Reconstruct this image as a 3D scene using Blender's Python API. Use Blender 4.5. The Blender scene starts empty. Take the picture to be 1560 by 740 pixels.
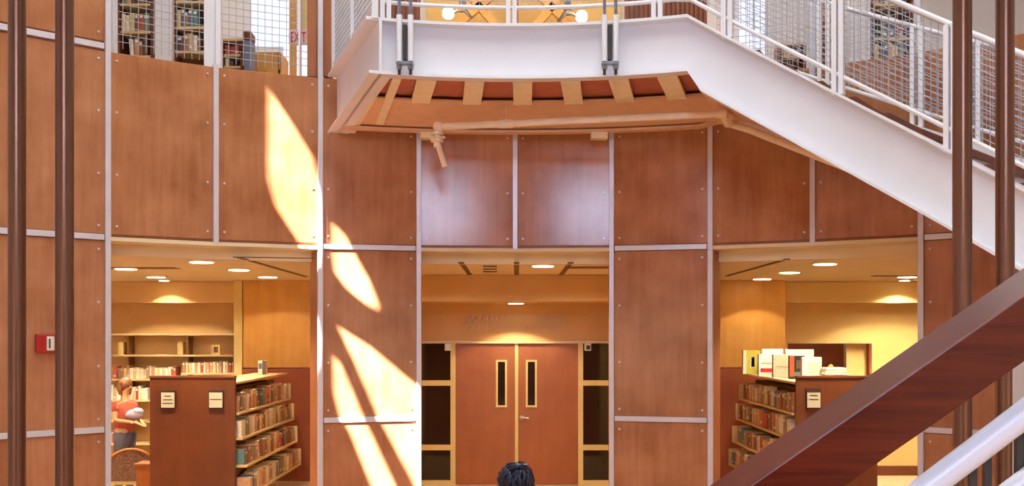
import bpy, math, random
from math import sin, cos, pi, radians, sqrt
from mathutils import Vector, Matrix
SC = bpy.context.scene
COL = SC.collection
S = 0.9            # layout units -> metres
F = 1500.0         # focal length in pixels of the 1560 px frame
EZ = 2.54          # eye height (layout units)
CX, CY, RW = 0.04, 4.9, 7.5     # centre and radius of the drum wall
rnd = random.Random(7)

# ------------------------------------------------------------------ helpers
def P(px, py, D):
    return Vector(((px-780)*D/F, D, EZ+(507-py)*D/F))
def A(th, R, z):
    t = radians(th)
    return Vector((CX+R*sin(t), CY+R*cos(t), z))

class MB:
    def __init__(s): s.v=[]; s.f=[]; s.m=[]; s.sm=[]
    def add(s, vs, fs, mat=0, smooth=False):
        o=len(s.v); s.v += [Vector(v) for v in vs]
        for f in fs: s.f.append([i+o for i in f]); s.m.append(mat); s.sm.append(smooth)
        return s
    def box(s, x0,x1,y0,y1,z0,z1, mat=0):
        if x0>x1:x0,x1=x1,x0
        if y0>y1:y0,y1=y1,y0
        if z0>z1:z0,z1=z1,z0
        vs=[(x,y,z) for z in (z0,z1) for (x,y) in ((x0,y0),(x1,y0),(x1,y1),(x0,y1))]
        return s.add(vs,[(3,2,1,0),(4,5,6,7),(0,1,5,4),(1,2,6,5),(2,3,7,6),(3,0,4,7)],mat)
    def hexa(s, lo, hi, mat=0):
        """lo, hi: matching rings of n points"""
        n=len(lo); vs=list(lo)+list(hi)
        fs=[tuple(reversed(range(n))), tuple(range(n,2*n))]+[(i,(i+1)%n,n+(i+1)%n,n+i) for i in range(n)]
        return s.add(vs,fs,mat)
    def obox(s, c, ax, ay, az, mat=0):
        """centre and three half-axis vectors"""
        c=Vector(c); ax=Vector(ax); ay=Vector(ay); az=Vector(az)
        q=((-1,-1),(1,-1),(1,1),(-1,1))
        return s.hexa([c+ax*i+ay*j-az for i,j in q],[c+ax*i+ay*j+az for i,j in q],mat)
    def tube(s, pts, r, n=8, mat=0, smooth=True, closed=False):
        pts=[Vector(p) for p in pts]; k=len(pts)
        rs = r if isinstance(r,(list,tuple)) else [r]*k
        t0=(pts[1]-pts[0]).normalized()
        up=Vector((0,0,1)) if abs(t0.z)<.9 else Vector((0,1,0))
        u=t0.cross(up).normalized(); vs=[]
        for i,p in enumerate(pts):
            t=(pts[min(i+1,k-1)]-pts[max(i-1,0)]).normalized()
            u=(u-t*u.dot(t)).normalized(); w=t.cross(u)
            for j in range(n):
                a=2*pi*(j+.5)/n
                vs.append(p+(u*cos(a)+w*sin(a))*rs[i])
        fs=[(i*n+j,i*n+(j+1)%n,(i+1)*n+(j+1)%n,(i+1)*n+j) for i in range(k-1) for j in range(n)]
        s.add(vs,fs,mat,smooth)
        s.add(vs[:n],[tuple(reversed(range(n)))],mat); s.add(vs[-n:],[tuple(range(n))],mat)
        return s
    def lathe(s, c, prof, n=24, mat=0, sq=(1,1), smooth=True):
        c=Vector(c); k=len(prof)
        vs=[c+Vector((r*cos(2*pi*j/n)*sq[0], r*sin(2*pi*j/n)*sq[1], z)) for r,z in prof for j in range(n)]
        fs=[(i*n+j,i*n+(j+1)%n,(i+1)*n+(j+1)%n,(i+1)*n+j) for i in range(k-1) for j in range(n)]
        s.add(vs,fs,mat,smooth)
        s.add(vs[:n],[tuple(reversed(range(n)))],mat); s.add(vs[-n:],[tuple(range(n))],mat)
        return s
    def ball(s, c, r, n=12, mat=0, M=None):
        c=Vector(c); r=r if isinstance(r,(tuple,list)) else (r,r,r)
        vs=[];k=n//2+1
        for i in range(k):
            a=pi*i/(k-1)
            for j in range(n):
                b=2*pi*j/n
                d=Vector((r[0]*sin(a)*cos(b), r[1]*sin(a)*sin(b), r[2]*cos(a)))
                vs.append(c+(M@d if M else d))
        fs=[(i*n+j,(i+1)*n+j,(i+1)*n+(j+1)%n,i*n+(j+1)%n) for i in range(k-1) for j in range(n)]
        return s.add(vs,fs,mat,True)
    def sweep(s, frames, mat=0):
        """frames: list of rings (closed sections)"""
        n=len(frames[0]); vs=[p for fr in frames for p in fr]
        fs=[(i*n+j,i*n+(j+1)%n,(i+1)*n+(j+1)%n,(i+1)*n+j) for i in range(len(frames)-1) for j in range(n)]
        fs+=[tuple(reversed(range(n))), tuple(range((len(frames)-1)*n,len(frames)*n))]
        return s.add(vs,fs,mat)
    def build(s, name, mats, parent=None, bevel=0):
        if not isinstance(mats,(list,tuple)): mats=[mats]
        lo=Vector((min(v[i] for v in s.v) for i in range(3))); hi=Vector((max(v[i] for v in s.v) for i in range(3)))
        org=Vector(((lo.x+hi.x)/2,(lo.y+hi.y)/2,lo.z))*S
        me=bpy.data.meshes.new(name)
        me.from_pydata([tuple(v*S-org) for v in s.v],[],s.f)
        for m in mats: me.materials.append(m)
        me.polygons.foreach_set('material_index', s.m)
        me.polygons.foreach_set('use_smooth', s.sm)
        me.update()
        o=bpy.data.objects.new(name,me); COL.objects.link(o)
        link(o, org, parent)
        if bevel:
            b=o.modifiers.new('edge','BEVEL'); b.width=bevel*S; b.segments=2; b.limit_method='ANGLE'; b.angle_limit=radians(40)
        return o
WPOS={}
def link(o, world, parent=None):
    o.location = world - (WPOS[parent.name] if parent else Vector((0,0,0)))
    WPOS[o.name]=Vector(world)
    if parent: o.parent=parent
def thing(name, label, cat, loc, group=None):
    o=bpy.data.objects.new(name,None); COL.objects.link(o); o.empty_display_size=.1
    link(o, Vector(loc)*S); return tag(o,label,cat,group)
def tag(o, label, cat, group=None):
    o['label']=label; o['category']=cat
    if group: o['group']=group
    return o
def struct(o, label=None, cat=None):
    o['kind']='structure'
    if label: o['label']=label; o['category']=cat
    return o
def sempty(name, label, cat, loc):
    o=bpy.data.objects.new(name,None); COL.objects.link(o); o.empty_display_size=.1
    link(o, Vector(loc)*S); return struct(o,label,cat)

# ------------------------------------------------------------------ materials
def lin(c):
    return tuple(((x/255)/12.92 if x/255<=.04045 else ((x/255+.055)/1.055)**2.4) for x in c)+(1,)
def mat(name, rgb, rough=.5, metal=0, var=.06, scale=8, spec=.5, stretch=None, bump=0, rgb2=None, coat=0, bscale=60):
    m=bpy.data.materials.new(name); m.use_nodes=True; nt=m.node_tree; b=nt.nodes['Principled BSDF']
    N=nt.nodes.new; L=nt.links.new
    tc=N('ShaderNodeTexCoord'); mp=N('ShaderNodeMapping'); L(tc.outputs['Object'],mp.inputs[0])
    if stretch: mp.inputs['Scale'].default_value=stretch
    no=N('ShaderNodeTexNoise'); no.inputs['Scale'].default_value=scale; no.inputs['Detail'].default_value=5
    L(mp.outputs[0],no.inputs['Vector'])
    cr=N('ShaderNodeValToRGB'); L(no.outputs['Fac'],cr.inputs[0])
    c=lin(rgb); c2=lin(rgb2) if rgb2 else tuple(x*(1-2*var) for x in c[:3])+(1,)
    c1=c if rgb2 else tuple(min(1,x*(1+2*var)) for x in c[:3])+(1,)
    cr.color_ramp.elements[0].position=.3; cr.color_ramp.elements[0].color=c2
    cr.color_ramp.elements[1].position=.7; cr.color_ramp.elements[1].color=c1
    L(cr.outputs[0],b.inputs['Base Color'])
    b.inputs['Roughness'].default_value=rough; b.inputs['Metallic'].default_value=metal
    b.inputs['Specular IOR Level'].default_value=spec; b.inputs['Coat Weight'].default_value=coat
    if bump:
        n2=N('ShaderNodeTexNoise'); n2.inputs['Scale'].default_value=bscale; L(mp.outputs[0],n2.inputs['Vector'])
        bp=N('ShaderNodeBump'); bp.inputs['Strength'].default_value=bump; bp.inputs['Distance'].default_value=.01
        L(n2.outputs['Fac'],bp.inputs['Height']); L(bp.outputs[0],b.inputs['Normal'])
    return m
def wood(name, a, b_, rough=.35, scale=1.0, axis='z', spec=.5, mott=.62, coat=0):
    """vertical grain, random offset for each board"""
    m=bpy.data.materials.new(name); m.use_nodes=True; nt=m.node_tree; b=nt.nodes['Principled BSDF']
    N=nt.nodes.new; L=nt.links.new
    tc=N('ShaderNodeTexCoord'); oi=N('ShaderNodeObjectInfo'); va=N('ShaderNodeVectorMath'); va.operation='ADD'
    mu=N('ShaderNodeMath'); mu.operation='MULTIPLY'; mu.inputs[1].default_value=37
    L(oi.outputs['Random'],mu.inputs[0]); L(tc.outputs['Object'],va.inputs[0]); L(mu.outputs[0],va.inputs[1])
    mp=N('ShaderNodeMapping'); L(va.outputs[0],mp.inputs[0])
    mp.inputs['Scale'].default_value={'z':(9,9,.7),'x':(.8,12,12),'y':(12,.8,12)}[axis]
    g=N('ShaderNodeTexNoise'); g.inputs['Scale'].default_value=1.6*scale; g.inputs['Detail'].default_value=8; g.inputs['Roughness'].default_value=.65
    g.inputs['Distortion'].default_value=.4
    L(mp.outputs[0],g.inputs['Vector'])
    mo=N('ShaderNodeTexNoise'); mo.inputs['Scale'].default_value=2.2*scale; mo.inputs['Detail'].default_value=3; L(va.outputs[0],mo.inputs['Vector'])
    mx=N('ShaderNodeMath'); mx.operation='MULTIPLY_ADD'; mx.inputs[1].default_value=mott
    L(mo.outputs['Fac'],mx.inputs[0])
    m2=N('ShaderNodeMath'); m2.operation='MULTIPLY'; m2.inputs[1].default_value=1-mott; L(g.outputs['Fac'],m2.inputs[0]); L(m2.outputs[0],mx.inputs[2])
    cr=N('ShaderNodeValToRGB'); L(mx.outputs[0],cr.inputs[0])
    cr.color_ramp.elements[0].position=.34; cr.color_ramp.elements[0].color=lin(a)
    cr.color_ramp.elements[1].position=.66; cr.color_ramp.elements[1].color=lin(b_)
    L(cr.outputs[0],b.inputs['Base Color'])
    b.inputs['Roughness'].default_value=rough; b.inputs['Specular IOR Level'].default_value=spec; b.inputs['Coat Weight'].default_value=coat
    b.inputs['Coat Roughness'].default_value=.2
    return m
def emis(name, rgb, strength):
    m=mat(name,rgb); b=m.node_tree.nodes['Principled BSDF']
    b.inputs['Emission Color'].default_value=lin(rgb); b.inputs['Emission Strength'].default_value=strength
    return m

M={}
M['panel']=wood('maple_panel',(166,102,62),(204,140,98),rough=.17,spec=.42)
M['panel_dark']=wood('cherry_panel',(140,70,44),(160,86,54),rough=.35)
M['reveal']=wood('reveal_wood',(160,92,56),(180,110,70),rough=.4)
M['joint']=mat('joint_metal',(226,218,224),rough=.35,metal=.2,var=.02)
M['screw']=mat('screw_head',(225,205,195),rough=.3,metal=.2)
M['white']=mat('white_steel',(240,237,243),rough=.33,var=.012,scale=3)
M['soffit']=mat('underside_tan',(234,190,152),rough=.5,var=.03)  # even tan tone for the undersides
M['rib']=mat('rib_cream',(252,232,196),rough=.5,var=.03)  # even cream-tan tone for ribs and side flange
M['deck']=mat('deck_primer',(184,104,82),rough=.6,var=.05)
M['rod']=mat('rod_steel',(170,172,190),rough=.25,metal=.9)
M['bolt']=mat('bolt_steel',(150,150,155),rough=.3,metal=.9)
M['dark']=mat('dark_steel',(50,44,44),rough=.5)
M['bronze']=mat('bronze_pole',(122,82,62),rough=.3,metal=.6,var=.03)
M['mesh']=mat('mesh_wire',(178,182,198),rough=.4,metal=.3)
M['tread']=wood('tread_wood',(120,62,40),(145,80,50),axis='x')
M['rail']=wood('rail_wood',(66,12,6),(116,42,22),rough=.26,scale=2.4,axis='x',coat=0,mott=.35,spec=.2)
M['pipe']=mat('pipe_paint',(250,222,190),rough=.4,var=.03)
M['plaster']=mat('tan_plaster',(224,182,124),rough=.8,var=.02,scale=3)
M['plaster_y']=mat('yellow_plaster',(236,200,128),rough=.8,var=.02,scale=3)
M['ceil']=mat('ceiling_plaster',(242,220,178),rough=.85,var=.02,scale=3)
M['groove']=mat('ceiling_groove',(120,90,58),rough=.9)
M['maple_y']=wood('honey_maple',(204,142,60),(228,172,90),rough=.4,scale=.8,mott=.6)
M['case']=wood('bookcase_wood',(104,54,30),(124,68,38),rough=.35)
M['shelf']=wood('shelf_maple',(222,188,132),(236,205,152),rough=.45,axis='y')
M['shelfx']=wood('shelf_maple_x',(222,188,132),(236,205,152),rough=.45,axis='x')
M['shelfback']=mat('shelf_back',(128,84,46),rough=.7)
M['door']=wood('door_veneer',(150,84,46),(166,98,56),rough=.35)
M['frame']=mat('door_frame_paint',(224,196,130),rough=.45,var=.02)
M['glass']=mat('dark_glass',(36,26,22),rough=.06,var=.1,spec=.6)
M['steel']=mat('brushed_steel',(215,210,205),rough=.25,metal=.9)
M['letters']=mat('letter_brass',(222,180,130),rough=.4,metal=.3)
M['floor']=mat('floor_carpet',(206,164,128),rough=.85,var=.08,scale=20,bump=.2)
M['white_wall']=mat('white_wall',(226,222,222),rough=.8,var=.015,scale=2)
M['slat']=wood('slat_wood',(140,80,56),(165,100,72),rough=.5)
M['red']=mat('alarm_red',(190,30,26),rough=.4)
M['offwhite']=mat('offwhite_plastic',(235,228,215),rough=.45,var=.02)
M['paper']=mat('sign_paper',(214,200,170),rough=.7,var=.02)
M['ink']=mat('sign_ink',(80,64,54),rough=.7)
M['holder']=mat('sign_holder',(64,48,36),rough=.4)
M['exit_face']=mat('exit_face',(235,205,205),rough=.5)
M['exit_red']=mat('exit_red',(205,40,60),rough=.5)
M['pages']=mat('book_pages',(232,220,190),rough=.8)
M['skin']=mat('skin_light',(224,160,116),rough=.55,var=.03)
M['skin_d']=mat('skin_brown',(120,66,44),rough=.5,var=.03)
M['hair_b']=mat('hair_light_brown',(128,76,40),rough=.5,stretch=(30,30,2),var=.2)
M['hair_k']=mat('hair_black',(16,16,44),rough=.36,stretch=(20,20,3),var=.25,spec=.5)
M['top']=mat('top_red',(196,92,74),rough=.8,bump=.3)
M['lav']=mat('cloth_lavender',(176,160,176),rough=.8,bump=.3)
M['denim']=mat('denim_grey',(88,84,98),rough=.85,bump=.3)
M['jacket']=mat('jacket_navy',(44,42,84),rough=.8,bump=.3)
M['chairfab']=mat('woven_chair',(132,98,78),rough=.9,var=.3,scale=60)
M['chairwood']=wood('chair_wood',(180,98,44),(205,124,60),rough=.4)
M['lamp']=emis('lamp_glow',(255,226,176),14)
M['lamp_hot']=emis('lamp_hot',(255,240,215),18)
M['sky_pane']=emis('skylight_pane',(244,255,248),4.4)
M['north_pane']=emis('window_pane_daylight',(196,218,255),25)
M['low_fill']=emis('rear_fill_glow',(255,238,214),1.3)  # glow of the added rear fill panes
M['dim_pane']=emis('upper_window_daylight',(214,226,250),.6)
BC=[(176,122,88),(150,96,68),(216,182,142),(238,222,190),(116,84,66),(190,84,66),(96,116,136),(222,198,138),(130,132,108),(204,148,112),(244,236,222),(98,74,80),(168,140,122),(226,170,128),(110,140,138)]
BN=['brown','russet','tan','cream','dark brown','red','blue','straw yellow','olive','light brown','white','plum','taupe','peach','teal']
BM=[mat('book_cover_'+n.replace(' ','_'),c,rough=.5,var=.08,scale=30) for n,c in zip(BN,BC)]
ORD=['first','second','third','fourth','fifth','sixth','seventh','eighth','ninth','tenth','eleventh','twelfth','thirteenth','fourteenth','fifteenth','sixteenth','seventeenth','eighteenth','nineteenth','twentieth']
TENS=['','','twenty','thirty','forty','fifty']
def ordi(n):
    if n<20: return ORD[n]
    k=n+1
    if k%10==0: return {30:'thirtieth',40:'fortieth',50:'fiftieth',20:'twentieth'}[k]
    return TENS[k//10]+'-'+ORD[k%10-1]

# ------------------------------------------------------------------ setting: drum wall
J=[-55.8,-46.5,-37.0,-27.9,-18.5,-9.25,0,9.25,18.5,27.7,36.8,46.1,55.4]     # joints (degrees)
Z_LOW, Z_HEAD, Z_TOP, Z_ROOF = EZ-1.065, EZ+1.055, EZ+3.14, EZ+6.6
ZR=EZ+10.4
floor=MB().box(-8.2,11,-4.2,21,-.12,0).build('floor',M['floor']); struct(floor,'warm brown carpeted floor of the atrium and library','floor')
wall=sempty('wall_front','curved drum wall clad in reddish maple panels with pale metal joints','wall',(0,12.4,0))
T=.42
def jamb(th, R, axis, back):
    p=A(th,R,0)
    return p+Vector((sin(radians(axis)),cos(radians(axis)),0))*T if back else p
AX={'L':-27.75,'C':0,'R':27.65}
def bay_body(t0,t1,a0,a1,z0,z1,name='wall_core'):
    f0,f1=A(t0,RW+.03,0),A(t1,RW+.03,0)
    d=lambda p,t,a: p+Vector((sin(radians(a if a is not None else t)),cos(radians(a if a is not None else t)),0))*T
    ring=[f0,f1,d(f1,t1,a1),d(f0,t0,a0)]
    MB().hexa([p+Vector((0,0,z0)) for p in ring],[p+Vector((0,0,z1)) for p in ring]).build(name,M['reveal'],wall)
# lower solid bays
for t0,t1,a0,a1 in ((-55.8,-46.5,None,None),(-46.5,-37.0,None,AX['L']),(-18.5,-9.25,AX['L'],0),(9.25,18.5,0,AX['R']),(36.8,46.1,AX['R'],None),(46.1,55.4,None,None)):
    bay_body(t0,t1,a0,a1,0,Z_HEAD)
# upper band
for i in range(12):
    zt = Z_TOP if i>1 else Z_ROOF
    bay_body(J[i],J[i+1],None,None,Z_HEAD+.004,zt-.03)
def panel(t0,t1,z0,z1,screws=(1,1,1,1),m='panel'):
    g=.028/RW*57.3
    a,b=A(t0+g,RW,0),A(t1-g,RW,0)
    n=Vector((-(b-a).y,(b-a).x,0)).normalized()*.03
    ring=[a,b,b+n,a+n]
    o=MB().hexa([p+Vector((0,0,z0+.03)) for p in ring],[p+Vector((0,0,z1-.03)) for p in ring]).build('wood_panel',M[m],wall,bevel=.004)
    zs=[z0+.12,z1-.12]+([(z0*2+z1)/3,(z0+2*z1)/3] if z1-z0>1.5 else [])
    for z in zs:
        for k in (.06,.94):
            c=a.lerp(b,k)-n*.1; c.z=z
            MB().tube([c+n*.3,c-n*.35],.014,8).build('screw',M['screw'],o)
for i in (0,1,4,7,10,11):
    panel(J[i],J[i+1],0,Z_LOW-.01); panel(J[i],J[i+1],Z_LOW,Z_HEAD-.01)
for i in range(12):
    panel(J[i],J[i+1],Z_HEAD+.01,Z_TOP)
    if i<2 : panel(J[i],J[i+1],Z_TOP+.05,Z_ROOF-.2)
# metal joint strips
def vstrip(th,z0,z1,w=.03,proud=.035):
    c=A(th,RW,0); t=Vector((cos(radians(th)),-sin(radians(th)),0)); r=Vector((sin(radians(th)),cos(radians(th)),0))
    MB().obox((c.x,c.y,(z0+z1)/2)+Vector((0,0,0)) if False else Vector((c.x,c.y,(z0+z1)/2))-r*(proud/2-.02),t*w,r*(proud/2+.02),Vector((0,0,(z1-z0)/2))).build('metal_joint',M['joint'],wall,bevel=.004)
for i,th in enumerate(J[1:-1]):
    zt=Z_TOP if i>0 else Z_ROOF-.1
    lowopen = th in (-27.9,0,27.7)
    z0 = Z_HEAD-.0 if lowopen else 0
    if th==-37.0: zt=Z_ROOF-.1
    if th==-18.5: zt=Z_ROOF-.1
    vstrip(th,z0,zt)
def hstrip(t0,t1,z,h=.032,proud=.03):
    a,b=A(t0,RW-proud,0),A(t1,RW-proud,0); n=Vector((-(b-a).y,(b-a).x,0)).normalized()*(proud+.03)
    ring=[a,b,b+n,a+n]
    MB().hexa([p+Vector((0,0,z-h)) for p in ring],[p+Vector((0,0,z+h)) for p in ring]).build('metal_joint',M['joint'],wall,bevel=.004)
g=.3
for i in (0,1,4,7,10,11):
    hstrip(J[i]+g,J[i+1]-g,Z_LOW); hstrip(J[i]+g,J[i+1]-g,Z_HEAD)
for i in (0,1): hstrip(J[i]+g,J[i+1]-g,Z_TOP+.02)
# header soffits (underside of the band above each opening)
for t0,t1 in ((-37.0,-27.9),(-27.9,-18.5),(-9.25,0),(0,9.25),(18.5,27.7),(27.7,36.8)):
    a,b=A(t0,RW-.02,0),A(t1,RW-.02,0); a2,b2=A(t0,RW+T+.05,0),A(t1,RW+T+.05,0)
    ring=[a,b,b2,a2]
    MB().hexa([p+Vector((0,0,Z_HEAD-.035)) for p in ring],[p+Vector((0,0,Z_HEAD+.008)) for p in ring]).build('opening_header',M['ceil'],wall)
    ring=[A(t0,RW+T-.03,0),A(t1,RW+T-.03,0),b2,a2]
    MB().hexa([p+Vector((0,0,EZ+.89)) for p in ring],[p+Vector((0,0,Z_HEAD-.03)) for p in ring]).build('opening_header',M['ceil'],wall)
X0=lambda px:(px-780)*12.05/F
# top post beside the stair landing
MB().box(X0(468),X0(481.5),12.05,12.25,Z_TOP,ZR-.1).build('timber_post',M['reveal'],wall)
MB().box(X0(492),X0(504),12.05,12.2,Z_TOP,ZR-.1).build('timber_post',M['reveal'],wall)

# ------------------------------------------------------------------ setting: slabs, shell
ZC=EZ+.90
def annulus_slab(name,z0,z1,t0,t1,y1,m,parent=None):
    mb=MB(); n=14
    for i in range(n):
        a,b=t0+(t1-t0)*i/n,t0+(t1-t0)*(i+1)/n
        p,q=A(a,RW+T-.02,0),A(b,RW+T-.02,0)
        def out(pt,th):
            d=Vector((sin(radians(th)),cos(radians(th)),0))
            k=min((y1-pt.y)/max(d.y,1e-3),((8.15 if d.x<0 else 10.0)-abs(pt.x))/max(abs(d.x),1e-3)) ; return pt+d*k
        r=[p,q,out(q,b),out(p,a)]
        mb.hexa([v+Vector((0,0,z0)) for v in r],[v+Vector((0,0,z1)) for v in r])
    return mb.build(name,m,parent)
ceil_l=annulus_slab('ceiling',ZC,ZC+.06,-62,62,18.4,M['ceil']); struct(ceil_l,'tan plaster ceiling with round downlights over the library','ceiling')
slab=annulus_slab('floor',EZ+2.9,EZ+3.12,-55,55,19.6,M['plaster']); struct(slab,'upper library floor slab behind the drum wall','floor')
# low ceiling and bulkheads
def sbox(name,x0,x1,y0,y1,z0,z1,m,label=None,cat='wall',parent=None,bevel=0):
    o=MB().box(x0,x1,y0,y1,z0,z1).build(name,m if not isinstance(m,str) else M[m],parent,bevel)
    if parent is None: struct(o,label,cat)
    return o
sbox('trim_1',-1.9,1.9,15.2,16.5,EZ+.486,ZC-.005,'plaster','tan bulkhead above the conference room doors','bulkhead')
sbox('trim_2',-8.15,-2.1,17.1,17.62,EZ+.524,ZC-.005,'plaster','tan bulkhead above the wall shelves','bulkhead')
sbox('trim_3',2.1,9,17.1,17.62,EZ+.524,ZC-.005,'plaster_y','tan bulkhead above the yellow wall','bulkhead')
sbox('wall_center',-2.1,2.1,16.5,16.62,EZ-.14,ZC,'plaster','tan wall with raised lettering over the doors','wall')
sbox('wall_left',-8.15,-2.05,17.6,17.7,0,ZC,'plaster','tan wall behind the wall-mounted shelves','wall')
wr=MB()
xn0,xn1=P(1200,0,17.6).x,P(1325,0,17.6).x; zn0,zn1=0,P(0,523,17.6).z
wr.box(2.05,xn0,17.6,17.7,0,ZC).box(xn1,9,17.6,17.7,0,ZC).box(xn0,xn1,17.6,17.7,zn1,ZC)
struct(wr.build('wall_right',M['plaster_y']),'yellow plaster wall with a low wood-lined recess','wall')
sbox('wall_niche',xn0-.1,xn1+.1,18.3,18.38,0,zn1+.1,'panel_dark','dark cherry panelling inside the recess of the yellow wall','wall')
sbox('trim_4',xn0-.02,xn1+.05,17.56,17.64,zn1-.0,zn1+.05,'frame','pale trim over the wood-lined recess','trim')
sbox('baseboard_right',4.4,9,17.54,17.6,0.0,.17,'case','brown wood baseboard of the yellow wall','baseboard')
dp=sempty('door_2','pale cream door standing in the recess of the yellow wall','door',(P(1306,0,18).x,17.7,0))
MB().box(P(1290,0,17.8).x,P(1324,0,17.8).x,17.72,17.8,0,zn1).build('door_leaf',M['plaster_y'],dp)
MB().box(P(1286,0,17.8).x,P(1290,0,17.8).x,17.7,17.82,0,zn1).build('door_jamb',M['frame'],dp)
MB().box(P(1322,0,17.65).x,P(1326,0,17.65).x,17.58,17.8,0,zn1).build('door_jamb',M['panel_dark'],dp)
# side walls of the centre corridor
for sx,nm in ((-1,'left'),(1,'right')):
    sbox('wall_corridor_'+nm,sx*1.78,sx*2.1,12.95,17.6,0,ZC,'plaster','tan side wall of the corridor behind the wall panels, %s side'%nm,'wall')
# wood clad columns
def column(x0,x1,y0,nm):
    c=sempty('column_'+nm,'square column clad in honey maple above and cherry below, beside the %s'%nm,'column',((x0+x1)/2,y0,0))
    zs=EZ-(560-507)*y0/F
    MB().box(x0,x1,y0,y0+.6,zs,ZC).build('upper_cladding',M['maple_y'],c,bevel=.01)
    MB().box(x0-.01,x1+.01,y0-.01,y0+.6,0,zs-.01).build('lower_cladding',M['panel_dark'],c,bevel=.01)
    return c
column(P(370,0,16.9).x,-3.45,16.9,'wall_shelves')
column(3.5,P(1197,0,16.9).x,16.9,'yellow_wall')
for x,lab in ((-4.72,'left'),):
    sbox('trim_5',-4.77,-4.63,16.88,17.1,0,ZC,'frame','narrow pale corner strip of the maple column','trim')
# ceiling grooves and vents
def groove(px0,py0,px1,py1,w=.035):
    k=ZC-EZ
    a=P(px0,py0,k*F/(507-py0)); b=P(px1,py1,k*F/(507-py1)); d=(b-a).normalized(); n=Vector((-d.y,d.x,0))*w
    MB().obox((a+b)/2-Vector((0,0,.003)),(b-a)/2,n,Vector((0,0,.004))).build('ceiling_groove',M['groove'],ceil_l)
for q in ((702,399,716,418),(787,399,787,418),(870,399,855,418),(365,392,466,421),(1200,394,1107,420),(355,391,480,372+21)):
    groove(*q)
groove(865,407,930,407,.18); groove(165,408,270,408,.16); groove(1330,420,1400,420,.1)
v=thing('ceiling_vent','small slotted supply vent in the tan ceiling before the doors','vent',(-.33,13.3,ZC-.02))
for i,py in enumerate((405,409,413)):
    k=ZC-EZ; D=k*F/(507-py); x0=P(736,0,D).x; x1=P(757,0,D).x
    MB().box(x0,x1,D-.06,D+.06,ZC-.012,ZC-.001).build('slot',M['groove'],v)
# outer shell
roof=sbox('ceiling_atrium',-8.2,10,-4.2,21,ZR,ZR+.1,'white_wall','flat white roof deck over the atrium','ceiling')
sbox('wall_rear_left',-8.2,-1.3,-4.3,-4.2,0,ZR,'panel_dark','cherry panelled rear wall of the atrium beside the tall window','wall')
sbox('wall_rear_right',1.5,11,-4.3,-4.2,0,ZR,'panel_dark','cherry panelled rear wall of the atrium on the stair side','wall')
sbox('wall_rear_low',-1.3,1.5,-4.3,-4.2,0,EZ+2.6,'panel_dark','cherry panelled rear wall under the tall window','wall')
sbox('wall_rear_high',-1.3,1.5,-4.3,-4.2,EZ+4.4,ZR,'white_wall','white rear wall above the tall window','wall')
sbox('wall_side',10,10.1,-4.2,21,0,ZR,'white_wall','white side wall beyond the stair','wall')
w1=sempty('window_1','tall daylit window in the rear wall','window',(.1,-4.2,EZ+2.55))
MB().box(-1.3,1.5,-4.26,-4.24,EZ+2.6,EZ+4.4).build('window_pane',M['north_pane'],w1)
for x in (-1.3,.1,1.5): MB().box(x-.04,x+.04,-4.24,-4.16,EZ+2.6,EZ+4.4).build('mullion',M['white'],w1)
for nm,xa,xb,lb in (('rear_fill_left',-7.4,-2.4,'added low glowing fill pane at the rear wall, mesh-guard side'),('rear_fill_right',2.6,8.6,'added low glowing fill pane at the rear wall, stair side')):  # added glowing panes behind the camera that brighten the lower wall panels
    w8=sempty(nm,lb,'window',((xa+xb)/2,-4.15,.1))
    MB().box(xa,xb,-4.16,-4.14,.1,EZ+1.4).build('window_pane',M['low_fill'],w8)
    for k in range(6): x=xa+(xb-xa)*k/5; MB().box(x-.04,x+.04,-4.15,-4.08,.1,EZ+1.4).build('mullion',M['white'],w8)
# roof skylight
w2=sempty('window_2','large round skylight glazed with frosted panes','skylight',(0,5,ZR-.1))
MB().lathe((0,5.2,ZR-.1),[(4.6,0),(4.6,.05)],32,smooth=False).build('window_pane',M['sky_pane'],w2)
for k in range(6):
    a=pi*k/6; d=Vector((cos(a),sin(a),0))
    MB().obox((0,5.2,ZR-.13),d*4.7,Vector((-d.y,d.x,0))*.05,(0,0,.04)).build('mullion',M['white'],w2)
# far wall of the upper floor
FD=19.5
sbox('wall_back',-8.2,10,FD,FD+.1,EZ+3.12,ZR,'white_wall','white far wall of the upper library floor','wall')
sbox('wall_maple',P(650,0,FD-.06).x,P(945,0,FD-.06).x,FD-.08,FD,EZ+3.12,ZR-.1,'plaster_y','pale yellow feature wall behind the stair landing','wall')
wu=MB().box(P(383,0,FD-.05).x,P(440,0,FD-.05).x,FD-.06,FD-.02,P(0,72,FD).z,ZR-.1).build('window_3',M['dim_pane']); struct(wu,'daylit window panes on the far upper wall near the exit sign','window')
wu=MB().box(P(432,0,FD-.05).x,P(470,0,FD-.05).x,FD-.06,FD-.02,P(0,116,FD).z,P(0,66,FD).z).build('window_4',M['dim_pane']); struct(wu,'bright low window pane beneath the exit sign','window')
wu=MB().box(P(1125,0,FD-.05).x,P(1165,0,FD-.05).x,FD-.06,FD-.02,P(0,100,FD).z,ZR-.1).build('window_5',M['dim_pane']); struct(wu,'daylit window panes on the far upper wall behind the stair guard','window')

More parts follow.
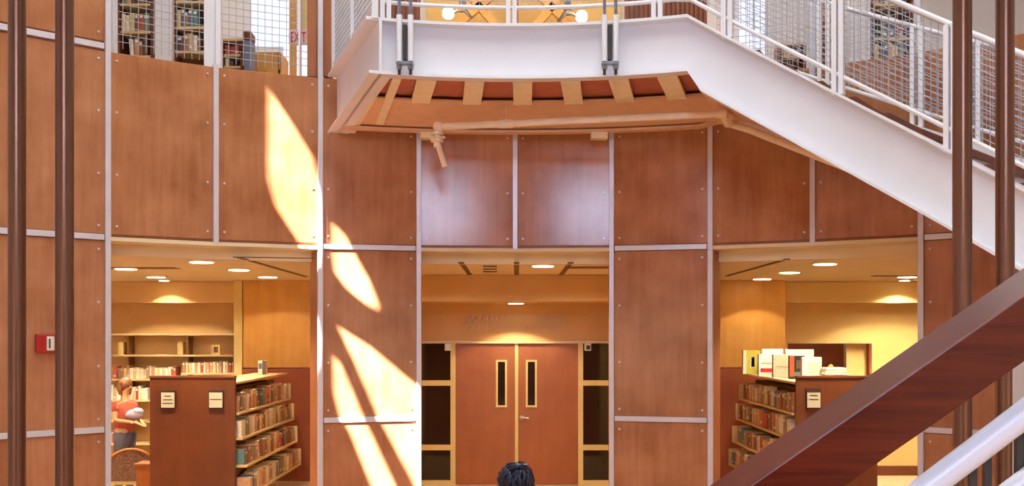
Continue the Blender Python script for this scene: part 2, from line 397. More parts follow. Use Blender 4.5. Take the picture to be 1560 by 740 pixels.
# ------------------------------------------------------------------ sun, and side wall openings shaped to cast its patches
SUN=Vector((-.5,-.6,.62)).normalized()
XL=-8.2
def wallhit(px,py):
    d=Vector(((px-780)/F,1,(507-py)/F)); ox,oy=-CX,-CY
    a=d.x**2+d.y**2; b=2*(ox*d.x+oy*d.y); c=ox*ox+oy*oy-RW*RW
    t=(-b+sqrt(b*b-4*a*c))/(2*a); return Vector((0,0,EZ))+d*t
patches=[[(413,136),(452,196),(478,240),(493,300),(497,372),(490,418),(477,404),(455,368),(425,322),(413,280)],
 [(507,340),(528,360),(545,392),(565,428),(581,468),(577,475),(560,466),(530,442),(512,418),(507,390)],
 [(480,482),(488,484),(494,520),(492,560),(484,577),(476,530)],
 [(515,498),(570,533),(643,594),(650,780),(634,743),(580,640),(542,553)],
 [(509,541),(523,558),(558,640),(604,740),(624,785),(585,785),(568,740),(535,660),(519,634),(510,600)]]
cu=bpy.data.curves.new('wall_side_sun_mask','CURVE'); cu.dimensions='2D'; cu.fill_mode='BOTH'; cu.extrude=.01
def spl(pts):
    sp=cu.splines.new('POLY'); sp.points.add(len(pts)-1); sp.use_cyclic_u=True
    for i,(a,b) in enumerate(pts): sp.points[i].co=(a*S,b*S,0,1)
spl([(-4.2,0),(21,0),(21,ZR),(-4.2,ZR)])
for pa in patches:  # each invented hole is a sun patch projected back along the sun
    pl=[]
    for px,py in pa:
        w=wallhit(px,py); t=(XL-w.x)/SUN.x; h=w+SUN*t; pl.append((h.y,h.z))
    spl(pl)
wl=bpy.data.objects.new('wall_side_sun_mask',cu); COL.objects.link(wl)
wl.matrix_world=Matrix(((0,0,1,XL*S),(1,0,0,0),(0,1,0,0),(0,0,0,1)))
cu.materials.append(M['white_wall']); struct(wl,'unseen white side wall with openings shaped to cast the sun patches','wall')
sl=bpy.data.lights.new('sun','SUN'); sl.energy=62; sl.angle=radians(.35); sl.color=(1,.96,1.0)
so=bpy.data.objects.new('sun',sl); COL.objects.link(so); so.rotation_euler=SUN.to_track_quat('Z','Y').to_euler()

# ------------------------------------------------------------------ lamps and added fill lights
def downlight(px,py,label,zc=None,power=144,cone=130,r=.14,blend=.6,light=True):
    zc = ZC if zc is None else zc
    D=(zc-EZ)*F/(507-py); p=P(px,py,D); p.z=zc
    t=thing('ceiling_downlight',label,'ceiling light',(p.x,p.y,zc-.03),'round downlights in the library ceiling')
    MB().lathe((p.x,p.y,zc-.012),[(r+.03,0),(r+.03,.01)],24,smooth=False).build('trim_ring',M['offwhite'],t)
    MB().lathe((p.x,p.y,zc-.02),[(r,0),(r,.006)],24,smooth=False).build('lens',M['lamp'],t)
    if light: spot(p.x,p.y,zc-.04,power,cone,blend)
def spot(x,y,z,power,cone,blend=.5,color=(1,.88,.6),d=(0,0,-1),size=.08):
    l=bpy.data.lights.new('spot','SPOT'); l.energy=power; l.spot_size=radians(cone); l.spot_blend=blend; l.color=color; l.shadow_soft_size=size
    o=bpy.data.objects.new('spot',l); COL.objects.link(o); o.location=Vector((x,y,z))*S
    o.rotation_euler=Vector(d).to_track_quat('-Z','Y').to_euler()
downlight(307,398,'first downlight behind the left opening, largest disc of that row',power=228)
downlight(364,410,'second downlight of the row above the left aisle bookcase',power=228)
downlight(408,421,'third downlight of the left row, close to the maple column',power=45,cone=140,blend=.12)
downlight(192,408.5,'downlight at the frame edge of the left opening ceiling',power=192)
downlight(238,421,'downlight close to the bulkhead over the wall shelves',power=288,cone=105,blend=.3)
downlight(827,404,'single downlight in the ceiling before the conference doors',power=216)
downlight(786,461,'small downlight in the low ceiling right above the double doors',zc=EZ+.486,power=95,cone=116,blend=.15,r=.12)
downlight(1257,401,'first downlight behind the right opening, largest disc of that row',power=228)
downlight(1203,414,'second downlight of the row above the right aisle bookcase',power=228)
downlight(1161,424,'third downlight of the right row, close to the honey maple column',power=45,cone=112,blend=.12)
downlight(250,426.4,'small downlight right against the bulkhead over the wall shelves',power=70,cone=120,blend=.15,r=.08)
downlight(1378,426.4,'small downlight right against the bulkhead above the yellow wall',power=110,cone=120,blend=.15,r=.08)
downlight(1382,421,'downlight close to the bulkhead above the yellow wall',power=408,cone=120,blend=.35)
for x,y in ((-6.9,15.2),(6.6,15.0),(-5.4,12.3),(5.4,12.3),(-6.5,13.6),(6.8,16.2)): spot(x,y,ZC-.05,105,160,.8)  # added fill spots with no fixture, standing in for further library lamps
for x in (-.9,.9): spot(x,14.2,ZC-.05,45,160,.8)  # added corridor fill, no fixture modelled
# upper floor fill areas, added with no fixture
def area(x,y,z,sx,sy,power,color,d):
    l=bpy.data.lights.new('upper_fill','AREA'); l.shape='RECTANGLE'; l.size=sx*S; l.size_y=sy*S; l.energy=power; l.color=color
    o=bpy.data.objects.new('upper_fill',l); COL.objects.link(o); o.location=Vector((x,y,z))*S
    o.rotation_euler=Vector(d).to_track_quat('-Z','Y').to_euler()
area(-5,16.5,EZ+7.9,4,3,62,(1,.95,.9),(0,0,-1)); area(5,16.5,EZ+7.9,4,3,62,(1,.95,.9),(0,0,-1)); area(0,16.5,EZ+7.9,3,2,70,(1,.85,.6),(0,.3,-1))

# ------------------------------------------------------------------ stair with landing
ZT=EZ+3.13            # landing level
st=thing('staircase','white steel curved staircase and landing with wire mesh guards','staircase',(3.0,10.0,0))
TH0=-15.6; TH1=19.4; THE=112.0
RI,RO=5.05,7.28
SL=-3.3
def dz(th,off=0):     # drop after the landing
    t=radians(max(0,th-TH1-off)); return SL*t
def ztop_i(th): return ZT+dz(th)
def zbot_i(th): return ZT-.56+dz(th)-(.12 if th>TH1 else 0)*min(1,(th-TH1)/.5 if th>TH1 else 0)
def ztop_o(th): return ZT+dz(th,2.2)
def zbot_o(th): return ZT-.70+dz(th,2.2)+(0 if th<TH1 else .04)
def ths(a,b,step=1.5):
    n=max(1,int(math.ceil((b-a)/step))); return [a+(b-a)*i/n for i in range(n+1)]
# inner beam = channel with flanges towards the void
def sect_sweep(T_, fn, name, m, parent):
    mb=MB(); mb.sweep([fn(t) for t in T_]); return mb.build(name,m,parent)
def beam(T_,Rw,side,zt,zb,name,m='white'):
    """C channel: web at Rw, flanges reach by side*.12"""
    def f(t):
        a,b=zt(t),zb(t); e=side*.12; w=-side*.02
        return [A(t,Rw+w,a),A(t,Rw+e,a),A(t,Rw+e,a-.03),A(t,Rw,a-.03),A(t,Rw,b+.03),A(t,Rw+e,b+.03),A(t,Rw+e,b),A(t,Rw+w,b)]
    fr=[f(t) for t in T_]
    if side>0: fr=[list(reversed(x)) for x in fr]
    mb=MB(); n=8
    vs=[p for x in fr for p in x]
    fs=[(i*n+j,(i+1)*n+j,(i+1)*n+(j+1)%n,i*n+(j+1)%n) for i in range(len(fr)-1) for j in range(n)]
    mb.add(vs,fs)
    for x,rev in ((fr[0],1),(fr[-1],0)):
        for q in ((0,1,2,3),(0,3,4,7),(4,5,6,7)): mb.add([x[i] for i in q],[(0,1,2,3)])
    return mb.build(name,M[m],st)
land=ths(TH0,TH1,1.75); run=ths(TH1,THE,1.5)
beam(land,RI+.12,-1,ztop_i,zbot_i,'landing_beam')
beam(run,RI+.12,-1,ztop_i,zbot_i,'inner_stringer')
beam(ths(TH0-1.3,TH1+2,1.75),RO-.12,-1,ztop_o,zbot_o,'outer_landing_beam','soffit')
beam(ths(TH1+2,THE,1.5),RO-.12,1,ztop_o,zbot_o,'outer_stringer')
# side beam on the left: from inner corner to the wall
pi_,po_=A(TH0,RI,0),A(TH0-1.45,RO+.12,0)
d=(po_-pi_).normalized(); nrm=Vector((-d.y,d.x,0))   # towards -x side
if nrm.x>0: nrm=-nrm
def sp(p,off,z): q=p+nrm*off; return Vector((q.x,q.y,z))
zb0,zb1=ZT-.56,ZT-.70
mb=MB()
mb.hexa([sp(pi_,0,zb0),sp(po_,0,zb1),sp(po_,-.03,zb1),sp(pi_,-.03,zb0)],[sp(pi_,0,ZT),sp(po_,0,ZT),sp(po_,-.03,ZT),sp(pi_,-.03,ZT)])
mb.hexa([sp(pi_,.13,ZT-.03),sp(po_,.11,ZT-.03),sp(po_,0,ZT-.03),sp(pi_,0,ZT-.03)],[sp(pi_,.13,ZT),sp(po_,.11,ZT),sp(po_,0,ZT),sp(pi_,0,ZT)])
mb.hexa([sp(pi_,.1,zb0),sp(po_,.1,zb1),sp(po_,-.14,zb1),sp(pi_,-.14,zb0)],[sp(pi_,.1,zb0+.03),sp(po_,.1,zb1+.03),sp(po_,-.14,zb1+.03),sp(pi_,-.14,zb0+.03)])
mb.build('side_beam',M['white'],st)
# underside: deck, rear soffit, ribs
def zsof(R): k=(R-RI)/(RO-RI); return ZT-.56-.13*k
def ringslab(T_,R0,R1,za,zb,name,m,th=.02):
    mb=MB(); mb.sweep([[A(t,R0,za(t)),A(t,R1,zb(t)),A(t,R1,zb(t)+th),A(t,R0,za(t)+th)] for t in T_]); return mb.build(name,M[m],st)
ringslab(ths(TH0+.5,TH1+.2,1.75),RI+.15,RO-.14,lambda t:ZT-.53,lambda t:ZT-.53,'landing_deck','deck',.5)
ringslab(ths(TH0-.9,TH1+1.4,2),RI+.92,RO-.1,lambda t:zsof(RI+.92)+.03,lambda t:zsof(RO)+.03,'soffit_plate','soffit')
def rib(th,w,R0,R1):
    r=Vector((sin(radians(th)),cos(radians(th)),0)); t=Vector((r.y,-r.x,0))
    a,b=A(th,R0,0),A(th,R1,0)
    lo=[(a-t*w,zsof(R0)),(b-t*w,zsof(R1)),(b+t*w,zsof(R1)),(a+t*w,zsof(R0))]
    m_=MB().hexa([Vector((p.x,p.y,z)) for p,z in lo],[Vector((p.x,p.y,z+.03)) for p,z in lo])
    m_.hexa([Vector((p.x,p.y,z)) for p,z in [(a-t*.02,zsof(R0)+.03),(b-t*.02,zsof(R1)+.03),(b+t*.02,zsof(R1)+.03),(a+t*.02,zsof(R0)+.03)]],[Vector((p.x,p.y,ZT-.5)) for p in (a-t*.02,b-t*.02,b+t*.02,a+t*.02)])
    m_.build('rib',M['rib'],st)
for k in range(-2,4): rib(.75+5.4*k, .1, RI+.15, RI+.93)
rib(-13.4,.045,RI+.15,RO-.35)
MB().hexa([sp(pi_,-.02,zb0+.01),sp(po_,-.02,zb1+.01),sp(po_,-.22,zb1+.01),sp(pi_,-.12,zb0+.01)],[sp(pi_,-.02,zb0+.035),sp(po_,-.02,zb1+.035),sp(po_,-.22,zb1+.035),sp(pi_,-.12,zb0+.035)]).build('side_flange',M['rib'],st)
for th in (-8.4,8.2): 
    c=A(th,RO-.12,ZT-.74); MB().box(c.x-.1,c.x+.1,c.y-.08,c.y+.08,c.z-.03,c.z+.05).build('bearing_block',M['rib'],st)
# flight underside and treads
ringslab(run,RI+.14,RO-.14,lambda t:zbot_i(t)+.03,lambda t:zbot_o(t)+.03,'stair_soffit','soffit')
nst=int((ZT)/.19); 
for i in range(nst):
    rise=.19; ta=TH1+.4+ math.degrees(rise*(i)/3.3); tb=TH1+.4+math.degrees(rise*(i+1)/3.3)+.5
    if tb>THE: break
    z=ZT-rise*(i+1)
    mb=MB(); mb.sweep([[A(t,RI+.17,z-.05),A(t,RO-.17,z-.05),A(t,RO-.17,z),A(t,RI+.17,z)] for t in (ta,(ta+tb)/2,tb)]); mb.build('tread',M['tread'],st)
    a,b=A(ta,RI+.1,z),A(ta,RO-.1,z); 
    mb=MB(); mb.sweep([[A(t,RI+.18,z-.03),A(t,RO-.18,z-.03),A(t,RO-.18,z+rise-.05),A(t,RI+.18,z+rise-.05)] for t in (ta-.1,ta+.12)]); mb.build('riser',M['white'],st)
# guards
def guard(parent_name, T0,T1,R,zf,posts,h=1.07,lat=.0, wires=True, rail_r=.021,bottom=.17,cell=.062):
    gd=MB(); 
    g=MB().tube([A(t,R,zf(t)+h) for t in ths(T0,T1,2)],rail_r*1.2,10).build(parent_name,M['white'],st)
    MB().tube([A(t,R,zf(t)+bottom) for t in ths(T0,T1,2)],rail_r,8).build('bottom_rail',M['white'],g)
    for p in posts:
        for dlt in (-.36,.36):
            c=A(p+dlt,R,0); r=Vector((sin(radians(p)),cos(radians(p)),0)); t=Vector((r.y,-r.x,0))
            z0=zf(p)-.02; z1=zf(p)+h
            MB().obox(Vector((c.x,c.y,(z0+z1)/2)),t*.022,r*.035,Vector((0,0,(z1-z0)/2))).build('post',M['white'],g)
    if wires:
        w=MB(); rr=.0042
        step=math.degrees(cell/R); n=int((T1-T0)/step)
        for i in range(n+1):
            t=T0+i*step
            w.tube([A(t,R,zf(t)+bottom+.02),A(t,R,zf(t)+h-.03)],rr,4,smooth=False)
        k=int((h-bottom)/cell)
        for j in range(1,k+1):
            w.tube([A(t,R,zf(t)+bottom+j*cell) for t in ths(T0,T1,2.5)],rr,4,smooth=False)
        w.build('wire_mesh',M['mesh'],g)
    return g
pd=lambda px,R:  (lambda w: math.degrees(math.atan2(w.x-CX,w.y-CY)))(hit(px,R))
def hit(px,R):
    dx=(px-780)/F; a=dx*dx+1; b=2*(-CX*dx-CY); c=CX*CX+CY*CY-R*R
    t=(-b+sqrt(b*b-4*a*c))/(2*a); return Vector((dx*t,t,0))
guard('landing_guard',TH0+.3,pd(1080,RI+.05),RI+.05,ztop_i,[pd(587,RI+.05),pd(779,RI+.05),pd(1001,RI+.05)])
guard('stair_guard',pd(1080,RI+.05),THE,RI+.05,ztop_i,[pd(1108,RI+.05),pd(1277,RI+.05),pd(1449,RI+.05),68,86,103])
guard('outer_stair_guard',TH1+3,THE,RO-.06,ztop_o,[pd(1255,RO-.06),pd(1397,RO-.06),pd(1484,RO-.06),60,75,90,104])
# left side guard of the landing (straight, running away to the wall)
gs=MB().tube([sp(pi_,.04,ZT+1.07),sp(po_,.04,ZT+1.07)],.03,10).build('side_guard',M['white'],st)
MB().tube([sp(pi_,.04,ZT+.12),sp(po_,.04,ZT+.12)],.026,8).build('bottom_rail',M['white'],gs)
for k in (.0,.47,.97):
    p=pi_.lerp(po_,k); p=sp(p,.04,ZT)
    MB().box(p.x-.03,p.x+.03,p.y-.03,p.y+.03,ZT-.02,ZT+1.07).build('post',M['white'],gs)
w=MB(); Lg=(po_-pi_).length
for i in range(1,int(Lg/.062)):
    p=pi_.lerp(po_,i*.062/Lg); w.tube([sp(p,.04,ZT+.13),sp(p,.04,ZT+1.05)],.0045,4,smooth=False)
for j in range(1,15): w.tube([sp(pi_,.04,ZT+.12+j*.062),sp(po_,.04,ZT+.12+j*.062)],.0045,4,smooth=False)
w.build('wire_mesh',M['mesh'],gs)

# guard of the upper floor in the openings left and right
def floor_guard(t0,t1,label,posts,toprail=1.07):
    c=A((t0+t1)/2,RW+.1,0)
    root=thing('guard_railing',label,'railing',(c.x,c.y,Z_TOP))
    R=RW+.12; z0=Z_TOP
    for z in (toprail,):
        MB().tube([A(t0,R,z0+z),A((t0+t1)/2,R,z0+z),A(t1,R,z0+z)],.03,10).build('top_rail',M['white'],root)
    MB().tube([A(t0,R,z0-.03),A((t0+t1)/2,R,z0-.03),A(t1,R,z0-.03)],.02,8).build('bottom_rail',M['white'],root)
    for p,wd in posts:
        a=A(p,R,0); MB().box(a.x-wd,a.x+wd,a.y-.04,a.y+.04,z0-.03,z0+toprail).build('post',M['white'],root)
    w=MB(); n=int(math.radians(t1-t0)*R/.085)
    for i in range(n+1):
        t=t0+(t1-t0)*i/n; w.tube([A(t,R,z0+.06),A(t,R,z0+toprail)],.0045,4,smooth=False)
    for j in range(1,13): w.tube([A(t0+(t1-t0)*k/6,R,z0+.05+j*.085) for k in range(7)],.0045,4,smooth=False)
    w.build('wire_mesh',M['mesh'],root)
floor_guard(-36.8,-18.9,'white wire mesh railing of the upper floor, beside the exit sign',[(-36.2,.02),(pd(320,RW+.12),.06),(pd(334,RW+.12),.03),(pd(457,RW+.12),.012)])
floor_guard(19.0,36.6,'white wire mesh railing of the upper floor, behind the stair flight',[(19.4,.02),(pd(1236,RW+.12),.03),(pd(1246,RW+.12),.03),(36.2,.02)])
MB().tube([A(-36.6,RW+.25,Z_TOP+.05)+Vector((0,0,0)),A(-36.6,RW+.25,Z_TOP+1.0)],.01,6)

# ------------------------------------------------------------------ hangers
def hanger(px,label):
    c=hit(px,RI-.0); c=A(pd(px,RI+.06),RI+.06,0)
    D=c.y-.02
    root=thing('suspension_hanger',label,'hanger',(c.x,c.y,ZT-.6),'rod hangers carrying the stair landing')
    zt=P(0,27,D).z; zb=P(0,97,D).z
    for s_ in (-1,1):
        x=c.x+s_*.056
        MB().tube([(x,c.y-.1,zt-.05),(x,c.y-.1,ZR-.02)],.017,10).build('rod',M['rod'],root)
        MB().tube([(x,c.y-.1,zb),(x,c.y-.1,zt)],.029,14).build('sleeve',M['white'],root)
        n=MB().lathe((x,c.y-.1,zb-.05),[(.026,-.03),(.03,0),(.03,.035),(.022,.05)],8,smooth=False).build('end_nut',M['bolt'],root)
        MB().tube([(x,c.y-.1,zb-.13),(x,c.y-.1,zb)],.015,8).build('threaded_end',M['dark'],n)
    MB().box(c.x-.02,c.x+.02,c.y-.12,c.y-.04,zb+.02,zt-.1).build('gusset_plate',M['dark'],root)
    MB().box(c.x-.085,c.x+.085,c.y-.14,c.y-.05,zb-.03,zb-.012).build('bearing_plate',M['bolt'],root)
hanger(618.5,'pair of steel hanger rods at the landing corner nearer the mesh-sided end')
hanger(928,'pair of steel hanger rods at the landing end nearer the descending flight')

# ------------------------------------------------------------------ tall bronze poles
for px,D,w_,lab in ((26,5.5,26,'bronze pole at the very edge of the frame, farther from the fire alarm'),(98.5,5.5,27,'bronze pole standing just beside the red fire alarm'),(1466,5.3,28,'bronze pole between the stair stringer and the wood handrail, nearer the opening'),(1531,5.3,27,'outermost bronze pole by the descending stair, next to the frame edge')):
    c=P(px,507,D); r=w_/2*D/F
    t=thing('steel_pole',lab,'pole',(c.x,c.y,0),'tall bronze poles rising through the atrium')
    MB().tube([(c.x,c.y,0),(c.x,c.y,ZR-.1)],r,28).build('shaft',M['bronze'],t)
    MB().lathe((c.x,c.y,0),[(r*1.9,0),(r*1.9,.02),(r*1.1,.03)],24,smooth=False).build('base_plate',M['bronze'],t)
    k=(P(0,365,D).z if px<800 else P(0,505,D).z)
    
# ------------------------------------------------------------------ foreground handrail
hr=thing('handrail','thick varnished wood handrail with white steel tube below, sloping upward','handrail',(1.66,1.6,0))
D=1.6
def rl(px,py,D): return P(px,py,D)
def railpiece(a,b,D,vert,depth):
    # a,b pixels of front top edge; vert pixel height
    p,q=P(*a,D),P(*b,D); dirv=(q-p)
    p=p-dirv*1.2; q=q+dirv*1.6
    h=Vector((0,0,-vert*D/F)); e=Vector((0,depth,0))
    return MB().hexa([p,p+h,p+h+e,p+e],[q,q+h,q+h+e,q+e])
railpiece((1142,740),(1560,450),1.6,101,.155).build('wood_rail',M['rail'],hr,bevel=.0025)
p=P(1416,740,1.72); q=P(1560,631,1.72); dv=q-p
MB().tube([p-dv*3,q+dv*6],.0235,20).build('steel_tube',M['white'],hr)
p2=P(1535,752,1.74)
MB().tube([p2-dv*2+Vector((0,0,-.0)),p2+dv*7],.02,16).build('lower_tube',M['white'],hr)
for px in (1478,1500,1548,1560.0):
    c=P(px,700,1.76); t=(px-1416)/144
    zt_=(p+dv*t).z
    MB().box(c.x-.006,c.x+.006,1.745,1.757,.0 if False else zt_-.5,zt_-.0).build('baluster',M['dark'],hr)
c=P(1572,600,1.8)
MB().box(c.x-.022,c.x+.022,1.77,1.83,0,EZ-.02).build('post',M['white'],hr,bevel=.004)
c=P(2050,600,1.7)
# bracket arms between wood rail and post
MB().tube([P(1572,585,1.8),P(1572,560,1.68)],.012,10).build('bracket',M['white'],hr)
MB().box(.0,2.6,1.58,2.0,-.0,.05) 

# ------------------------------------------------------------------ pipes
sp_=thing('sprinkler_pipe','tan painted sprinkler pipe with couplings under the landing','pipe',(0,11,EZ+2.2))
zp=EZ+2.34
a=P(672,193,(zp-EZ)*F/(507-193)); b=P(1104,173,(zp-EZ)*F/(507-173))
MB().tube([a,b],.04,14).build('pipe_run',M['pipe'],sp_)
for k,wd in ((.24,.08),(.99,.05)):
    c=a.lerp(b,k); dd=(b-a).normalized(); MB().tube([c-dd*wd,c+dd*wd],.052,14).build('coupling',M['pipe'],sp_)
c=a.lerp(b,.24); MB().tube([c,c+Vector((0,0,.4))],.012,8).build('hanger_strap',M['soffit'],sp_)
# elbow chain and sloping run beside the outer stringer
e1=b+Vector((.06,.02,-.02)); 
thp=pd(1140,6.9)
def zpipe(t): return zbot_o(t)-.015
pts=[A(t,6.78,zbot_i(t)*.28+zbot_o(t)*.72-.05) for t in ths(TH1+1.6,62,2)]
jn=pts[0]
MB().tube([b,b.lerp(jn,.25)+Vector((.05,0,.0)),b.lerp(jn,.6),jn],[.04,.042,.042,.04],12).build('elbow_fitting',M['pipe'],sp_)
for k in (.15,.5,.85):
    c=b.lerp(jn,k); MB().ball(c,.064,12).build('elbow_collar',M['pipe'],sp_)
MB().tube(pts,.042,12).build('sloping_run',M['pipe'],sp_)
# drop valve at the left end
c0=a+Vector((-.03,0,0))
MB().ball(c0,.065,12).build('elbow_collar',M['pipe'],sp_)
vz=P(666,208,a.y).z; x=P(666,0,a.y).x
v_=MB().tube([(x,a.y,zp),(x,a.y,vz-.12)],.04,12).build('drop_valve',M['pipe'],sp_)
for z in (vz+.03,vz-.05): MB().tube([(x,a.y,z-.012),(x,a.y,z+.012)],.075,12).build('valve_flange',M['pipe'],v_)
MB().tube([(x-.09,a.y-.01,vz-.02),(x+.09,a.y-.01,vz-.01)],.016,8).build('valve_handle',M['pipe'],v_)
MB().tube([P(668,222,a.y),P(678,254,a.y)],.034,12).build('outlet_spout',M['pipe'],v_)

# ------------------------------------------------------------------ fire alarm
fa=hit(69,RW-.03); r=(fa-Vector((CX,CY,0))).normalized(); t_=Vector((r.y,-r.x,0)); z=EZ-(523-507)*fa.y/F
t=thing('fire_alarm','red wall fire alarm with a pale strobe, on the panel between bronze poles','fire alarm',(fa.x,fa.y,z-.1))
c=Vector((fa.x,fa.y,z))-r*.03
MB().obox(c,t_*.105,r*.035,(0,0,.1)).build('housing',M['red'],t,bevel=.012)
MB().obox(c+t_*.03-r*.035,t_*.038,r*.02,(0,0,.075)).build('strobe_lens',M['offwhite'],t,bevel=.008)
MB().obox(c+t_*.018-r*.056,t_*.008,r*.004,(0,0,.05)).build('strobe_marking',M['ink'],t)

# ------------------------------------------------------------------ conference doors
DD=16.46
def X(px,D=DD): return (px-780)*D/F
def Z(py,D=DD): return EZ+(507-py)*D/F
dr=sempty('door_1','double wood doors with narrow dark lites in a cream frame','door',(X(786),DD,0))
for x0,x1 in ((694,784.5),(789.5,880.5)):
    l=MB().box(X(x0),X(x1),DD-.01,DD+.03,0.01,Z(523)).build('door_leaf',M['door'],dr,bevel=.004)
for x0,x1 in ((755.5,772.5),(801,818)):
    fr=MB()
    fr.box(X(x0),X(x0+3),DD-.03,DD+.0,Z(620),Z(548)).box(X(x1-3),X(x1),DD-.03,DD,Z(620),Z(548)).box(X(x0+3),X(x1-3),DD-.03,DD,Z(620),Z(617)).box(X(x0+3),X(x1-3),DD-.03,DD,Z(551),Z(548))
    f_=fr.build('lite_frame',M['frame'],dr); MB().box(X(x0+2),X(x1-2),DD-.02,DD-.005,Z(618),Z(550)).build('lite_glass',M['glass'],f_)
h=MB().tube([(X(794.5),DD,Z(635)),(X(794.5),DD-.06,Z(635))],.035,16).build('door_handle',M['steel'],dr)
MB().tube([(X(794.5),DD-.07,Z(635)),(X(805),DD-.07,Z(636))],.013,10).build('lever',M['steel'],h)
fb=MB()
fb.box(X(784.5),X(789.5),DD-.02,DD+.03,0,Z(523)); fb.build('astragal',M['frame'],dr)
fb=MB(); fb.box(X(640),X(935),DD-.06,DD+.05,Z(523),Z(520)); fb.build('frame_head',M['frame'],dr)
for x0,x1 in ((686.5,694),(880.5,888)): MB().box(X(x0),X(x1),DD-.06,DD+.05,0,Z(523)).build('frame_post',M['frame'],dr)
for x0,x1,nm,lb in ((642,686.5,'window_6','dark sidelight window beside the door leaf without a handle'),(888,932,'window_7','dark sidelight window beside the handle-side door leaf')):
    s_=sempty(nm,lb,'window',(X((x0+x1)/2),DD,0))
    MB().box(X(x0),X(x1),DD+.0,DD+.02,0,Z(523)).build('dark_glass',M['glass'],s_)
    for ya,yb in ((587,579),(685,677),(740,731)): MB().box(X(x0),X(x1),DD-.05,DD,Z(yb)-8*DD/F*1.0,Z(yb)).build('muntin',M['frame'],s_)
for px,lb in ((683,'small white wall fitting at the top of the sidelight on the plain-leaf side'),(895,'small white fitting with dark centre at the top of the handle-side sidelight')):
    t=thing('wall_fitting',lb,'fitting',(X(px),DD-.08,Z(533)))
    MB().box(X(px-5),X(px+5),DD-.1,DD-.0,Z(534),Z(523)).build('housing',M['offwhite'],t,bevel=.01)
    if px>800: MB().box(X(px-2.5),X(px+3.5),DD-.11,DD-.095,Z(532),Z(526)).build('lens',M['dark'],t)
# lettering
def text(body,px0,px1,py0,py1,D,m,name,parent,extr=.012):
    cu=bpy.data.curves.new(name,'FONT'); cu.body=body; cu.extrude=extr; cu.align_x='LEFT'
    tmp=bpy.data.objects.new('tmp_text',cu); COL.objects.link(tmp)
    dg=bpy.context.evaluated_depsgraph_get(); me=bpy.data.meshes.new_from_object(tmp.evaluated_get(dg))
    bpy.data.objects.remove(tmp)
    xs=[v.co.x for v in me.vertices]; ys=[v.co.y for v in me.vertices]
    W,H=X(px1,D)-X(px0,D),Z(py0,D)-Z(py1,D); sx=W/(max(xs)-min(xs)); sy=H/(max(ys)-min(ys)); x0,y0=min(xs),min(ys)
    for v in me.vertices: v.co=Vector(((v.co.x-x0)*sx, -v.co.z, (v.co.y-y0)*sy))*S
    org=Vector((X(px0,D),D,Z(py1,D)))*S
    nv=len(me.vertices); comp=list(range(nv))
    def fnd(i):
        while comp[i]!=i: comp[i]=comp[comp[i]]; i=comp[i]
        return i
    for e in me.edges:
        a,b=fnd(e.vertices[0]),fnd(e.vertices[1]); comp[a]=b
    pos={}
    for i,v in enumerate(me.vertices): pos.setdefault((round(v.co.x,5),round(v.co.z,5)),[]).append(i)
    for l in pos.values():
        for i in l[1:]: comp[fnd(i)]=fnd(l[0])
    gr={}
    for p in me.polygons: gr.setdefault(fnd(p.vertices[0]),[]).append(list(p.vertices))
    for fs in gr.values():
        ids=sorted({i for f in fs for i in f}); mp={i:k for k,i in enumerate(ids)}
        cs=[me.vertices[i].co.copy() for i in ids]; lo=Vector((min(c.x for c in cs),0,min(c.z for c in cs)))
        nm=bpy.data.meshes.new(name); nm.from_pydata([tuple(c-lo) for c in cs],[],[[mp[i] for i in f] for f in fs]); nm.materials.append(m)
        o=bpy.data.objects.new(name,nm); COL.objects.link(o); link(o,org+lo,parent)
sg=thing('wall_lettering','raised capital letters of the conference room name above the double doors','sign',(X(784),16.48,Z(503)))
text('GOULD FAMILY TRUST',708,856,479,489,16.47,M['letters'],'letter',sg,.02)
text('CONFERENCE ROOM',708,860,493,503,16.47,M['letters'],'letter',sg,.02)

# ------------------------------------------------------------------ books
def book(base, u, v, t, h, d, cm, label, group, tilt=0, band=None):
    """u: along shelf, v: into shelf; base = front bottom corner"""
    u=Vector(u); v=Vector(v); mb=MB()
    up=Vector((0,0,1))
    if tilt: up=(Vector((0,0,1))+u*tilt).normalized()
    b=Vector(base)
    ring=[b+u*0+v*.008, b+u*t*.25, b+u*t*.75, b+u*t+v*.008, b+u*t+v*d, b+v*d]
    mb.add(ring+[p+up*h for p in ring],[(0,1,7,6),(1,2,8,7),(2,3,9,8),(3,4,10,9),(5,0,6,11),(5,4,3,2,1,0)],0)
    mb.add([ring[4]+up*0,ring[5],ring[5]+up*h,ring[4]+up*h],[(0,1,2,3)],1)
    mb.add([p+up*h for p in ring],[(0,1,2,3,4,5)],1)
    if band is not None:
        q=b+up*(h*band)-v*.003
        mb.add([q+u*t*.2,q+u*t*.8,q+u*t*.8+up*h*.16,q+u*t*.2+up*h*.16],[(0,1,2,3)],2)
    o=mb.build('book',[cm,M['pages'],BM[10]]); tag(o,label,'book',group); return o
def row(start,u,v,length,hmin,hmax,d,case,shelf,pal=None,tmin=.035,tmax=.07,gap=.04,hmaxclear=None,rs=1,rel='from near end'):
    r=random.Random(rs); x=0; k=0; grp='books on the %s shelf of the %s'%(shelf,case)
    while x<length-tmax:
        tl=0
        if r.random()<gap: x+=r.uniform(.05,.12); tl=-.09
        t=r.uniform(tmin,tmax); h=r.uniform(hmin,hmax)
        if tl: x+=h*.1
        if x+t>length: break
        ci=r.choice(pal) if pal else r.randrange(len(BM))
        st_=Vector(start)+Vector(u)*x+Vector(v)*r.uniform(.0,.03)
        size='tall' if h>(hmin+hmax)/2 else 'short'
        book(st_,u,v,t*.94,h,d*r.uniform(.85,1),BM[ci],'%s %s book, %s %s, %s shelf, %s'%(size,BN[ci],ordi(k),rel,shelf,case),grp,tilt=tl,band=r.choice((None,.15,.7,.75)))
        x+=t; k+=1

